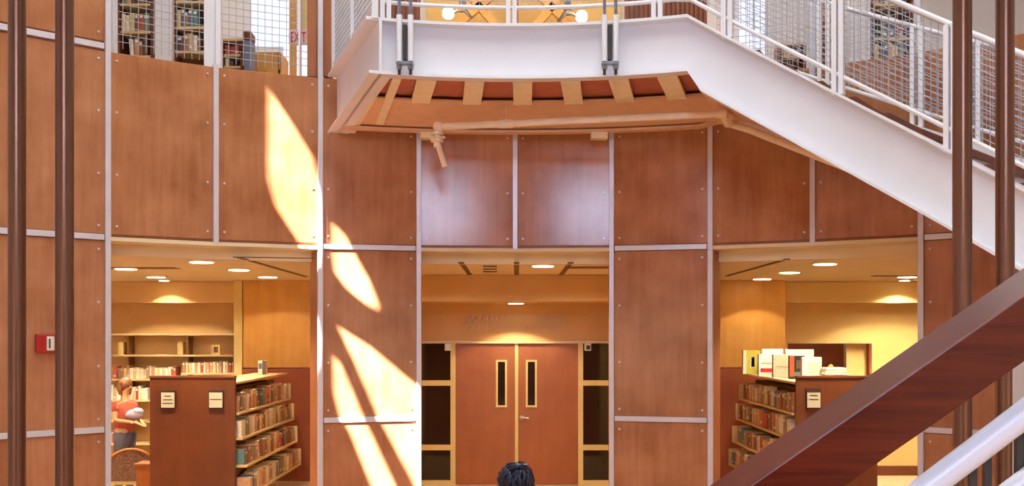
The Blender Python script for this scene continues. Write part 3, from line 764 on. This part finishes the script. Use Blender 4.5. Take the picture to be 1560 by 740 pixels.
# ------------------------------------------------------------------ aisle bookcases
PAL=[0,1,2,3,4,9,12,13,2,3,5,9,0,8,7,6,14,10]
def aisle_case(sx,label,name):
    D0,D1=13.3,16.5
    if sx<0: xa,xb=X(228,D0),X(358,D0)
    else: xa,xb=X(1337,D0),X(1213,D0)      # xb = shelving side (towards the centre)
    zt=Z(576,D0)
    root=thing('bookcase',label,'bookcase',((xa+xb)/2,D0,0))
    lo,hi=min(xa,xb),max(xa,xb)
    e=MB().box(lo,hi,D0,D0+.06,0,zt).build('end_panel',M['case'],root,bevel=.006)
    MB().box(lo-.0,hi+.0,D0-.02,D0+.09,zt,zt+.035).build('top_moulding',M['case'],root,bevel=.008)
    sgn=1 if sx<0 else -1
    xm=(xa+xb)/2
    MB().box(xm-.03,xm+.03,D0+.06,D1,0,zt-.1).build('centre_partition',M['shelfback'],root)
    MB().box(min(xa,xm)+.02,max(xa,xm)-.02,D0+.06,D1,zt-.14,zt-.1).build('top_board',M['shelf'],root)
    # shelves on centre side, each lower one reaches further out
    zs=[Z(580,D0)-.02, Z(629,D0), Z(667,D0), Z(709,D0), Z(752,D0)]
    outs=[0.0,.06,.11,.17,.23]
    for i,(z,o_) in enumerate(zip(zs,outs)):
        x_out=xb+sgn*(o_-.02); x_in=xm
        MB().box(x_in,x_out,D0+.06,D1,z-.035,z).build('shelf',M['shelf'],root,bevel=.004)
        if i>0:
            MB().box(x_in+sgn*.03,x_out-sgn*.28,D0+.07,D1-.02,z,z+.3).build('shelf_back',M['shelfback'],root)
            # far end bookend
            MB().box(x_out-sgn*.26,x_out-sgn*.0,D1-.03,D1,z,z+.24).build('end_bracket',M['shelf'],root)
    for (px,D) in (((256.5,D0-.02),(329.5,D0-.02)) if sx<0 else ((1239,D0-.02),)):
        h_=MB().box(X(px-11,D),X(px+11,D),D-.02,D+.015,Z(622,D),Z(594 if px!=1239 else 592,D)).build('sign_holder',M['holder'],root)
        MB().box(X(px-10,D),X(px+10,D),D-.026,D-.02,Z(620.5,D),Z(597.5,D)).build('paper_sign',M['paper'],h_)
        for j,(py,hw) in enumerate(((603,5),(608.5,7),(614,8)) if px<300 else ((608,9),) if px<400 else ((602,6),(608,7))):
            MB().box(X(px-hw,D),X(px+hw,D),D-.029,D-.026,Z(py+.7,D),Z(py-.7,D)).build('sign_line',M['ink'],h_)
    names=['','uppermost','second','third','lowest visible']
    for i in range(1,5):
        x_out=xb+sgn*(outs[i]-.04)
        row((x_out,D0+.1,zs[i]+.002),(0,1,0),(-sgn,0,0),D1-D0-.2,.2,.27,.2,name,names[i],pal=PAL,rs=100*i+sx,gap=.03,tmin=.075,tmax=.15)
    return zs,xb,xm,zt,D0,D1
zsL,xbL,xmL,ztL,D0,D1=aisle_case(-1,'reddish-brown aisle bookcase whose end panel has two paper signs','two-sign bookcase')
zsR,xbR,xmR,ztR,D0,D1=aisle_case(1,'brown aisle bookcase with one paper sign, behind the wood handrail','one-sign bookcase')
# standing book at the far end of the left bookcase top
def flatbook(px0,px1,py0,py1,D,depth,m,label,m2=None,art=None,group=None,rot=0):
    x0,x1,z0,z1=X(px0,D),X(px1,D),Z(py1,D)+.004,Z(py0,D)
    t=thing('display_book' if not group else 'display_book',label,'book',((x0+x1)/2,D,z0),group)
    MB().box(x0,x1,D,D+depth,z0,z1).build('cover',m,t,bevel=.003)
    MB().box(x0+.005,x1-.005,D+.004,D+depth-.004,z0+.004,z1+.003).build('page_block',M['pages'],t)
    for (a,b_,c,d_,mm) in (art or []):
        MB().box(x0+(x1-x0)*a,x0+(x1-x0)*b_,D-.003,D+.001,z0+(z1-z0)*c,z0+(z1-z0)*d_).build('cover_print',mm,t)
    return t
flatbook(393,405,549,570.6,15.6,.1,BM[10],'pale book with a dark spine edge, upright on the two-sign bookcase top',art=[(.55,1,.0,1,BM[4]),(.1,.5,.4,.8,BM[6])])
yl=mat('cover_yellow_green',(206,196,70),rough=.5); og=mat('cover_orange',(214,96,50),rough=.5); bk=mat('cover_black',(40,38,38),rough=.4); rd=mat('cover_red',(196,52,46),rough=.5); wt=mat('cover_white',(240,234,222),rough=.45,var=.01)
ztb=zsR[0]
def zpx(D): return 507+(EZ-ztb)*F/D
G='face-out books displayed on the one-sign bookcase'
flatbook(1132,1157,zpx(16.0)-36,zpx(16.0),16.0,.08,yl,'yellow-green covered book, face out beside the maple column',art=[(0,.2,0,1,wt),(.45,.75,.25,.75,M['offwhite']),(.5,.7,.3,.7,bk)])
flatbook(1161,1193,zpx(15.6)-40,zpx(15.6),15.6,.06,wt,'tall plain white book standing behind the red-lettered one')
flatbook(1156,1181,zpx(15.1)-34,zpx(15.1),15.1,.08,wt,'white book with a red printed band on its cover',art=[(.1,.95,.18,.36,rd),(.15,.9,.55,.62,BM[13])])
flatbook(1178,1204,zpx(14.7)-35,zpx(14.7),14.7,.08,BM[3],'cream covered book beside the red-lettered white one',art=[(.1,.9,.45,.5,BM[2])])
flatbook(1197,1240,zpx(14.9)-42,zpx(14.9),14.9,.05,wt,'wide white book behind the black pictured one')
flatbook(1203,1226,zpx(14.2)-36,zpx(14.2),14.2,.08,bk,'black book with an orange strip and a small picture',art=[(0,.3,.1,1,og),(.45,.9,.45,.8,BM[4]),(.3,.7,.0,.3,BM[14])])
flatbook(1222,1252,544,573,13.7,.08,wt,'large white book at the end of the display, above the paper sign',art=[(.3,.9,.15,.75,BM[3])])
MB()
for i in range(3):
    b_=MB().box(X(1255+i,13.5),X(1292-i*2,13.5),13.45,13.75,ztR+.038+i*.034,ztR+.038+(i+1)*.034-.004).build('paperback',[BM[10] if i!=1 else M['pages']],None,bevel=.004)
    tag(b_,'white paperback lying flat, %s in the stack on the bookcase end'%('lowest','middle','topmost')[i],'book','stacked paperbacks')
bw=thing('small_ornament','small yellow-green ornament behind the flat stack of paperbacks','ornament',(X(1266,14.2),14.2,ztb))
MB().lathe((X(1266,14.2),14.2,ztR-.0),[(.03,-.028),(.045,0),(.05,.08),(.035,.14),(.015,.16)],14).build('body',yl,bw)

# ------------------------------------------------------------------ wall shelves on the left
ws=thing('wall_shelving','long pale wood wall shelving under the bulkhead','shelving',(X(265,17.3),17.4,0))
DS=17.25
for i,(x0,x1,py) in enumerate(((150,366,508),(150,366,540),(150,276,577),(276,366,567.5),(150,366,609),(150,366,641),(150,366,675),(150,366,712))):
    MB().box(X(x0,DS),X(x1,DS),DS,17.6,Z(py+3,DS),Z(py,DS)).build('shelf',M['shelfx'],ws,bevel=.004)
for px in (192,283):
    MB().box(X(px,DS),X(px+2.5,DS),17.3,17.6,0,Z(512,DS)).build('upright',M['shelfback'],ws)
    MB().box(X(px-14,DS),X(px-6,DS),17.3,17.45,Z(540,DS),Z(521,DS)).build('bracket',M['frame'],ws)
MB().box(X(150,17.58),X(366,17.58),17.57,17.6,0,Z(512,17.58)).build('back_board',M['plaster'],ws)
PW=[2,3,9,13,0,3,10,12,5,7]
row((X(172,DS),DS,Z(577,DS)),(1,0,0),(0,1,0),1.15,.18,.24,.25,'wall shelving','low left',pal=PW,rs=5,rel='from the drum wall',tmin=.035,tmax=.075)
row((X(277,DS),DS,Z(567.5,DS)),(1,0,0),(0,1,0),1.0,.17,.2,.25,'wall shelving','right-hand',pal=PW,rs=6,gap=0,rel='counting toward the column',tmin=.035,tmax=.065)
for j,(py,px0,n) in enumerate(((609,167,1.0),(641,167,.35),(675,167,.35))):
    row((X(px0,DS),DS,Z(py,DS)),(1,0,0),(0,1,0),n,.2,.28,.25,'wall shelving',('chest-high','waist-high','knee-high')[j],pal=[5,10,3,2],rs=20+j,rel='from the drum wall')
pf=thing('picture_frame','small square pale frame standing on the upper wall shelf','picture frame',(X(327,DS),DS,Z(540,DS)))
m_=MB(); 
m_.box(X(321,DS),X(324,DS),DS+.05,DS+.08,Z(540,DS),Z(525,DS)).box(X(331,DS),X(334,DS),DS+.05,DS+.08,Z(540,DS),Z(525,DS)).box(X(324,DS),X(331,DS),DS+.05,DS+.08,Z(528,DS),Z(525,DS)).box(X(324,DS),X(331,DS),DS+.05,DS+.08,Z(540,DS),Z(537,DS))
m_.build('frame_border',M['frame'],pf); MB().box(X(323,DS),X(332,DS),DS+.07,DS+.09,Z(539,DS),Z(526,DS)).build('picture',M['shelfback'],pf)

# ------------------------------------------------------------------ armchair and desk end, left
ch=thing('armchair','wicker-backed armchair with a curved top, partly behind the bookcase','chair',(X(200,14.2),14.2,0))
Dc=14.2; ring=[]
n=12
def arc(px0,px1,py_top,py_mid,D):
    return [P(px0+(px1-px0)*i/n, py_mid-(py_mid-py_top)*sin(pi*i/n)**.5 if 0<i<n else py_mid, D) for i in range(n+1)]
top=arc(160,240,684,715,Dc)
bot=[Vector((p_.x,p_.y,Z(735,Dc))) for p_ in top]
back=MB(); back.sweep([[b_+Vector((0,0,0)),t__,t__+Vector((0,.05,0)),b_+Vector((0,.05,0))] for b_,t__ in zip(bot,top)]); back.build('backrest',M['chairfab'],ch)
MB().tube(top,.022,8).build('top_rim',M['chairwood'],ch)
MB().box(X(162,Dc),X(238,Dc),Dc-.0,Dc+.5,Z(752,Dc)-.12,Z(752,Dc)).build('seat',M['chairfab'],ch,bevel=.02)
for px in (163,236):
    for dy in (0.02,.46): MB().box(X(px,Dc)-.02,X(px,Dc)+.02,Dc+dy-.02,Dc+dy+.02,0,Z(752,Dc)-.1).build('leg',M['chairwood'],ch)
MB().box(X(162,Dc),X(238,Dc),Dc-.01,Dc+.03,Z(733,Dc)-.05,Z(733,Dc)).build('lower_rail',M['frame'],ch)
tb=thing('side_table','honey-coloured wooden table end beside the armchair','table',(X(222,13.8),13.8,0))
MB().box(X(207,13.7),X(236,13.7),13.6,13.95,Z(709,13.7),Z(705,13.7)).build('tabletop',M['chairwood'],tb,bevel=.006)
MB().box(X(210,13.7),X(234,13.7),13.64,13.9,0,Z(709,13.7)).build('side_panel',M['chairwood'],tb)

# ------------------------------------------------------------------ people
def skin_mesh(name, pts, edges, radii, m, parent, sub=2, root=0):
    """one continuous body from a joint skeleton (layout units)"""
    org=Vector(pts[root])*S
    me=bpy.data.meshes.new(name); me.from_pydata([tuple(Vector(p)*S-org) for p in pts],edges,[])
    o=bpy.data.objects.new(name,me); COL.objects.link(o)
    sk=o.modifiers.new('skin','SKIN'); sk.use_smooth_shade=True
    sv=me.skin_vertices[0].data
    for i,r in enumerate(radii):
        rr=r if isinstance(r,(tuple,list)) else (r,r)
        sv[i].radius=(rr[0]*S,rr[1]*S); sv[i].use_root=(i==root)
    sb=o.modifiers.new('sub','SUBSURF'); sb.levels=sub; sb.render_levels=sub
    dg=bpy.context.evaluated_depsgraph_get(); nm=bpy.data.meshes.new_from_object(o.evaluated_get(dg))
    bpy.data.objects.remove(o); nm.name=name
    nm.materials.clear(); nm.materials.append(m)
    for p in nm.polygons: p.use_smooth=True
    o=bpy.data.objects.new(name,nm); COL.objects.link(o); link(o,org,parent); return o
def person(label, base, facing, skinm, H=1.82, arms=None, topm=None, lowm=None, hair=None, hairm=None, skirt=False, shoe=None, head_tilt=0):
    """base: floor point; facing: angle of the direction looked at"""
    f=Vector((cos(facing),sin(facing),0)); r=Vector((f.y,-f.x,0)); B=Vector(base); k=H/1.82
    root=thing('person',label,'person',base)
    def W(x,y,z): return B+r*(x*k)+f*(y*k)+Vector((0,0,z*k))    # x: to own right, y: forward
    pts=[];ed=[];ra=[]
    def V(p,rad,par=None):
        pts.append(W(*p)); ra.append(tuple(q*k for q in rad) if isinstance(rad,tuple) else rad*k)
        if par is not None: ed.append((par,len(pts)-1))
        return len(pts)-1
    pel=V((0,0,.96),(.15,.105)); wa=V((0,0,1.1),(.125,.09),pel); chs=V((0,0,1.32),(.155,.105),wa); nk=V((0,-.005,1.47),(.075,.07),chs)
    nk2=V((0,.0,1.55),.05,nk); hd=V((0,.02+head_tilt*.3,1.63),(.072,.082),nk2); hd2=V((0,.02+head_tilt*.8,1.72),(.078,.095),hd); V((0,.01+head_tilt,1.79),(.05,.06),hd2)
    for s_ in (-1,1):
        hp=V((.09*s_,0,.88),.085,pel); kn=V((.1*s_,.01,.5),.055,hp); cf=V((.1*s_,-.02,.36),.055,kn); an=V((.1*s_,-.02,.08),.034,cf); V((.105*s_,.13,.035),.032,an)
        sh=V((.17*s_,0,1.42),.055,chs)
        el,wr_=(arms or {}).get(s_,(((.24*s_,-.03,1.15)),((.25*s_,.05,.92))))
        e=V(el,.038,sh); w_=V(wr_,.024,e)
        dirv=(Vector(wr_)-Vector(el)).normalized(); pal=Vector(wr_)+dirv*.06; pm=V(tuple(pal),(.036,.018),w_)
        side=Vector((0,0,1)).cross(dirv); side=side.normalized() if side.length>.1 else Vector((0,1,0))
        up=Vector((0,0,-1)) if abs(dirv.z)<.8 else Vector((-s_,0,0))
        lat=side if abs(dirv.z)<.8 else Vector((0,1,0))
        for q,ln in zip((-.027,-.009,.009,.027),(.055,.07,.075,.062)):
            a=V(tuple(pal+lat*q+dirv*.035),.0095,pm); b=V(tuple(pal+lat*q+dirv*(.035+ln*.55)+up*.008),.0085,a); V(tuple(pal+lat*q+dirv*(.035+ln)+up*.026),.0075,b)
        th=V(tuple(Vector(wr_)+dirv*.02+lat*-.03),.011,w_); V(tuple(Vector(wr_)+dirv*.065+lat*-.05+up*.015),.009,th)
    body=skin_mesh('body',pts,ed,ra,skinm,root)
    # face: nose, ears, eyes, mouth
    ht=Vector((0,.02+head_tilt*.7,1.69))
    fc=MB(); 
    fc.ball(W(0,ht.y+.098,1.675),(.012*k,.012*k,.02*k),8)
    for s_ in (-1,1): fc.ball(W(.078*s_,ht.y-.005,1.68),(.016*k,.016*k,.03*k),8)
    fc.build('face_features',skinm,body)
    ey=MB(); [ey.ball(W(.03*s_,ht.y+.088,1.7),(.011*k,.011*k,.007*k),8) for s_ in (-1,1)]; ey.ball(W(0,ht.y+.088,1.64),(.02*k,.01*k,.006*k),8); ey.build('eyes_and_mouth',M['ink'],body)
    # clothes
    def garment(name,pp,m):
        P_=[];E=[];R=[]
        for i,(p,rad,par) in enumerate(pp):
            P_.append(W(*p)); R.append(tuple(q*k for q in rad) if isinstance(rad,tuple) else rad*k)
            if par is not None: E.append((par,i))
        skin_mesh(name,P_,E,R,m,root)
    tp=[((0,0,.93),(.175,.13),None),((0,0,1.12),(.15,.115),0),((0,0,1.33),(.168,.12),1),((0,0,1.45),(.085,.08),2)]
    for s_ in (-1,1):
        el=(arms or {}).get(s_,(((.24*s_,-.03,1.15)),None))[0]
        i0=len(tp); tp.append(((.17*s_,0,1.42),.066,2)); m_=Vector((.17*s_,0,1.42)).lerp(Vector(el),.55); tp.append((tuple(m_),.054,i0))
    garment('shirt',tp,topm)
    lw=[((0,0,1.07),(.16,.12),None),((0,0,.92),(.175,.13),0)]
    for s_ in (-1,1):
        i0=len(lw); lw+=[((.09*s_,0,.84),.1,1),((.1*s_,.01,.5),.072,i0),((.1*s_,-.02,.12),.055,i0+1)]
    garment('trousers',lw,lowm)
    sh=MB()
    for s_ in (-1,1): sh.ball(W(.105*s_,.06,.045),(.05*k,.05*k,.04*k),10).ball(W(.105*s_,.12,.035),(.045*k,.06*k,.032*k),10)
    sh.build('shoes',M['dark'],root)
    hair(root,W,k,ht)
    return root,W
def hair_short(root,W,k,ht):
    h=MB()
    n=14; 
    c=W(0,ht.y-.018,1.715)
    h.ball(c,(.1*k,.105*k,.108*k),16)
    for j in range(9):
        a=pi*(.05+.9*j/8)+pi
        h.tube([W(.085*cos(a),ht.y-.02+.085*sin(a),1.73),W(.098*cos(a),ht.y-.02+.1*sin(a),1.66),W(.085*cos(a),ht.y-.01+.08*sin(a),1.56)],[.03*k,.03*k,.014*k],8)
    h.build('hair',M['hair_b'],root)
def hair_updo(root,W,k,ht):
    r=random.Random(3)
    h=MB(); 
    h.ball(W(0,ht.y-.01,1.715),(.104*k,.11*k,.1*k),20)
    h.build('hair',M['hair_k'],root)
    # twisted locks swept up from the nape and sides to the crown
    lk=MB()
    for j in range(22):
        a=pi*.9+pi*j/21*1.2+r.uniform(-.05,.05)
        pts=[]
        for q in range(7):
            s_=q/6; el=-.5+s_*1.75
            rad=.112+.01*sin(s_*9+j)
            pts.append(W(rad*cos(a)*cos(el)+.012*sin(s_*12+j*2),ht.y-.01+rad*sin(a)*cos(el),1.715+rad*.98*sin(el)))
        lk.tube(pts,[.008*k]+[.018*k]*5+[.011*k],7)
    for j in range(16):
        a=2*pi*j/16; pts=[]
        for q in range(6):
            s_=q/5; rr=.02+.05*sin(pi*s_)
            pts.append(W(rr*cos(a+s_*1.6)+.03*s_,ht.y-.03+rr*sin(a+s_*1.6),1.80+.035*s_+.012*sin(a*3)))
        lk.tube(pts,[.011*k]*5+[.005*k],7)
    for j in range(7):
        a=r.uniform(0,2*pi); b0=W(.03+.03*cos(a),ht.y-.03+.03*sin(a),1.82)
        lk.tube([b0,b0+Vector((r.uniform(-.04,.05),0,r.uniform(.0,.03)))],[.009*k,.003*k],6)
    lk.build('twisted_locks',M['hair_k'],root)
    MB().tube([W(.0,ht.y-.06,1.835),W(.11,ht.y-.05,1.84)],.006*k,6).build('hair_pin',M['steel'],root)
# reader by the wall shelves: stands side-on, forearms forward holding a bundle
pb=P(190,0,15.1)
arms={1:((.2,.02,1.2),(.12,.27,1.17)),-1:((-.2,.04,1.2),(-.08,.27,1.15))}
pr,W_=person('person standing at the wall shelves in a red top, holding a pale bundle',(pb.x,15.1,0),radians(-28),M['skin'],H=1.86,arms=arms,topm=M['top'],lowm=M['denim'],hair=hair_short,hairm=M['hair_b'],head_tilt=.02)
bd=MB(); c=W_(0.03,.24,1.27); bd.ball(c,(.13,.11,.085),14); bd.ball(c+Vector((.05,0,.05)),(.09,.09,.06),12)
bo=bd.build('cloth_bundle',M['lav']); tag(bo,'pale lavender cloth bundle held in the arms of the standing person','cloth')
# visitor seen from behind at the bottom of the frame
vb=P(786,0,6.3); Hh=(EZ-(700-507)*6.3/F)/1.862*1.82
vr,_w=person('person seen from behind with black twisted pinned-up hair',(vb.x,6.3,0),radians(60),M['skin_d'],H=Hh,topm=M['jacket'],lowm=M['denim'],hair=hair_updo,hairm=M['hair_k'])

# ------------------------------------------------------------------ upper floor furniture
def upper_case(px0,px1,D,pyshelves,label,name,pytop=-60,side=None,sidem='case',books=True,back='shelfback',rs=1,hm=.25):
    z0=Z_TOP; x0,x1=X(px0,D),X(px1,D); zt=Z(pytop,D)
    t=thing('tall_bookcase',label,'bookcase',((x0+x1)/2,D,z0))
    MB().box(x0,x1,D+.33,D+.36,z0,zt).build('back_board',M[back],t)
    for a in (x0,x1-.05): MB().box(a,a+.05,D,D+.33,z0,zt).build('side_panel',M[sidem],t)
    MB().box(x0,x1,D,D+.35,zt,zt+.04).build('top_board',M['shelfx'],t)
    for i,py in enumerate(pyshelves):
        z=Z(py,D); MB().box(x0+.05,x1-.05,D+.01,D+.33,z-.035,z).build('shelf',M['shelfx'],t)
        hm_=hm if i==0 else min(hm,((pyshelves[i]-pyshelves[i-1])*D/F-.06)/1.15)
        if books: row((x0+.06,D+.02,z+.002),(1,0,0),(0,1,0),x1-x0-.12,hm_*.8,hm_*1.15,.22,name,('top','upper','middle','lower')[i],rs=rs+i,rel='from its outer side',tmin=.055,tmax=.1,gap=.08)
    return t
upper_case(178,234,15.0,[5,47,84],'dark wood bookcase of coloured books behind the mesh railing corner','corner upper bookcase',rs=41,hm=.3)
upper_case(262,316,15.0,[1,40,77],'brown-backed bookcase with pale books beside the double railing post','bookcase by the double post',rs=51,hm=.25)
o=MB().box(X(236,14.9),X(262,14.9),14.9,15.3,Z_TOP,ZR-.1).build('upper_pier',M['white']); struct(o,'pale lilac pier between two upper bookcases','pier')
upper_case(336,371,16.0,[82,100],'low bookcase under the bright wall behind the railing','low upper bookcase',pytop=62,rs=61,hm=.14)
t=thing('upper_bookcase_end','narrow blue-grey panel with a brown top behind the railing','bookcase_end',(X(376,15.8),15.8,Z_TOP))  # end panel of a bookcase, blue-grey under a brown top
MB().box(X(371,15.8),X(382,15.8),15.8,16.1,Z_TOP,Z(60,15.8)).build('body',mat('blue_grey_face',(120,130,160),rough=.5),t,bevel=.02)
MB().box(X(369,15.8),X(382,15.8),15.79,16.11,Z(60,15.8),Z(46,15.8)).build('top_box',M['case'],t,bevel=.03)
t=thing('wooden_carrel','honey wood desk carrel end below the far window','carrel',(X(405,16.5),16.5,Z_TOP))
MB().box(X(383,16.5),X(427,16.5),16.5,16.54,Z_TOP,Z(79,16.5)).build('front_panel',M['maple_y'],t,bevel=.006)
MB().box(X(383,16.5),X(386,16.5),16.5,17.1,Z_TOP,Z(79,16.5)).build('side_panel',M['maple_y'],t)
MB().box(X(424,16.5),X(427,16.5),16.5,17.1,Z_TOP,Z(79,16.5)).build('side_panel',M['maple_y'],t)
ex=thing('exit_sign','pale exit sign with red capital letters above the railing','exit sign',(X(455,13.0),13.0,Z(67,13.0)))
MB().box(X(440,13.0),X(468,13.0),13.0,13.06,Z(67,13.0),Z(45,13.0)).build('housing',M['exit_face'],ex,bevel=.006)
text('EXIT',443,466,48.5,64,12.995,M['exit_red'],'letter',ex,.006)
MB().tube([(X(455,13.0),13.03,Z(45,13.0)),(X(455,13.0),13.03,ZR-.02)],.015,8).build('stem',M['white'],ex)
sbox('trim_6',X(441,14.5),X(450,14.5),14.5,14.6,Z_TOP,ZR-.1,'maple_y','honey timber upright behind the exit sign','trim')
sbox('trim_7',X(456,13.2),X(470,13.2),13.2,13.35,Z(45,13.2),ZR-.1,'frame','pale yellow pier beside the timber post','pier')
# right side, behind the stair guard
upper_case(1327,1392,15.0,[5,57,88],'wood bookcase of coloured books seen through the stair mesh','bookcase beyond the stair mesh',rs=71,hm=.29)
o=MB().box(X(1294,14.9),X(1326,14.9),14.9,15.3,Z_TOP,ZR-.1).build('upper_pier',M['white']); struct(o,'pale lilac pier behind the stair guard','pier')
upper_case(1252,1293,15.2,[18,53,80],'shadowed bookcase directly behind the second stair guard post','bookcase behind the guard post',rs=81,hm=.18)
upper_case(1188,1228,16.0,[84],'low brown bookcase beneath the bright lamp-lit wall','low bookcase by the stair',pytop=68,rs=91,hm=.11)
for px,D,lb in ((1236,13.8,'slim'),(1246,14.2,'wider')):
    o=MB().box(X(px-3.5,D),X(px+3.5,D),D,D+.1,Z_TOP,Z(12,D)).build('upper_column',M['white']); struct(o,'%s white column on the upper floor behind the stair'%lb,'column')
# slatted screens and beams behind the landing
def screen(px0,px1,D,label):
    t=thing('slatted_screen',label,'screen',((X(px0,D)+X(px1,D))/2,D,Z_TOP))
    n=int((px1-px0)/7)
    MB().box(X(px0,D),X(px1,D),D+.05,D+.08,Z_TOP,EZ+7.4).build('backing',M['panel_dark'],t)
    for i in range(n):
        x=X(px0+(px1-px0)*(i+.5)/n,D); MB().box(x-.022,x+.022,D,D+.05,Z_TOP,EZ+7.4).build('slat',M['slat'],t)
screen(952,1078,16.0,'vertical brown slatted wood screen beyond the landing near the flight')
screen(574,640,16.0,'vertical brown slatted wood screen beyond the landing by the hanger rods')
tr=thing('timber_truss','honey timber roof truss with crossing braces behind the landing','truss',(0,18.6,Z_TOP))
for a,b in (((722,0),(752,34)),((850,0),(820,34)),((700,34),(740,0)),((865,34),(830,0))):
    p,q=P(*a,18.6),P(*b,18.6); dd=(q-p); p=p-dd*1.2; q=q+dd*.8
    n_=Vector((-dd.z,0,dd.x)).normalized()*.07
    MB().hexa([p-n_,p+n_,p+n_+Vector((0,.12,0)),p-n_+Vector((0,.12,0))],[q-n_,q+n_,q+n_+Vector((0,.12,0)),q-n_+Vector((0,.12,0))]).build('brace',M['maple_y'],tr)
MB().box(X(780,18.5),X(790,18.5),18.45,18.6,Z_TOP,ZR-.1).build('king_post',M['slat'],tr)
MB().box(X(640,18.5),X(945,18.5),18.62,18.74,Z_TOP+1.9,Z_TOP+2.1).build('bottom_chord',M['maple_y'],tr)
for px,py,s_ in ((683,20,1),(886,25,-1)):
    t=thing('wall_lamp','bright lamp on a dark arm behind the landing, %s'%('nearer the hanger by the mesh-sided end' if s_>0 else 'nearer the descending flight'),'lamp',(X(px,17.5),17.5,Z(py+8,17.5)),'lamps behind the landing')
    c=P(px,py,17.5)
    MB().lathe(c-Vector((0,0,.09)),[(.06,0),(.1,.04),(.1,.13),(.06,.18)],16).build('lamp_shade',M['lamp_hot'],t)
    MB().tube([c+Vector((0,.05,0)),c+Vector((s_*.25,.05,.12)),c+Vector((s_*.42,.05,-.08))],[.03,.06,.02],8).build('arm',M['dark'],t)
    MB().box(c.x+s_*.25-.06,c.x+s_*.25+.06,c.y+.02,c.y+.12,c.z+.05,ZR-.1).build('mounting_post',M['dark'],t)
    spot(c.x,c.y-.2,c.z,60,150,.5,(1,.8,.5),(0,1,.1))
lb=thing('pendant_lamp','small glowing globe lamp hanging beyond the stair guard posts','lamp',(X(1262,15.4),15.1,Z(12,15.1)))
MB().ball(P(1262,7,15.0),.05,12).build('globe',M['lamp_hot'],lb); MB().tube([P(1262,2,15.0),Vector((X(1262,15.0),15.0,ZR-.1))],.006,6).build('stem',M['dark'],lb)

# ------------------------------------------------------------------ world, camera, view
w=bpy.data.worlds.new('world'); SC.world=w; w.use_nodes=True
w.node_tree.nodes['Background'].inputs[0].default_value=(.75,.85,1,1); w.node_tree.nodes['Background'].inputs[1].default_value=.6
cd=bpy.data.cameras.new('camera'); cam=bpy.data.objects.new('camera',cd); COL.objects.link(cam)
cd.sensor_width=36; cd.lens=36*F/1560; cd.shift_y=(507-370)/1560; cd.clip_start=.05; cd.clip_end=200
cam.location=(0,0,EZ*S); cam.rotation_euler=(pi/2,0,0); SC.camera=cam
SC.view_settings.view_transform='Standard'; SC.view_settings.look='None'; SC.view_settings.gamma=1; SC.view_settings.use_curve_mapping=False
SC.view_settings.exposure=.1
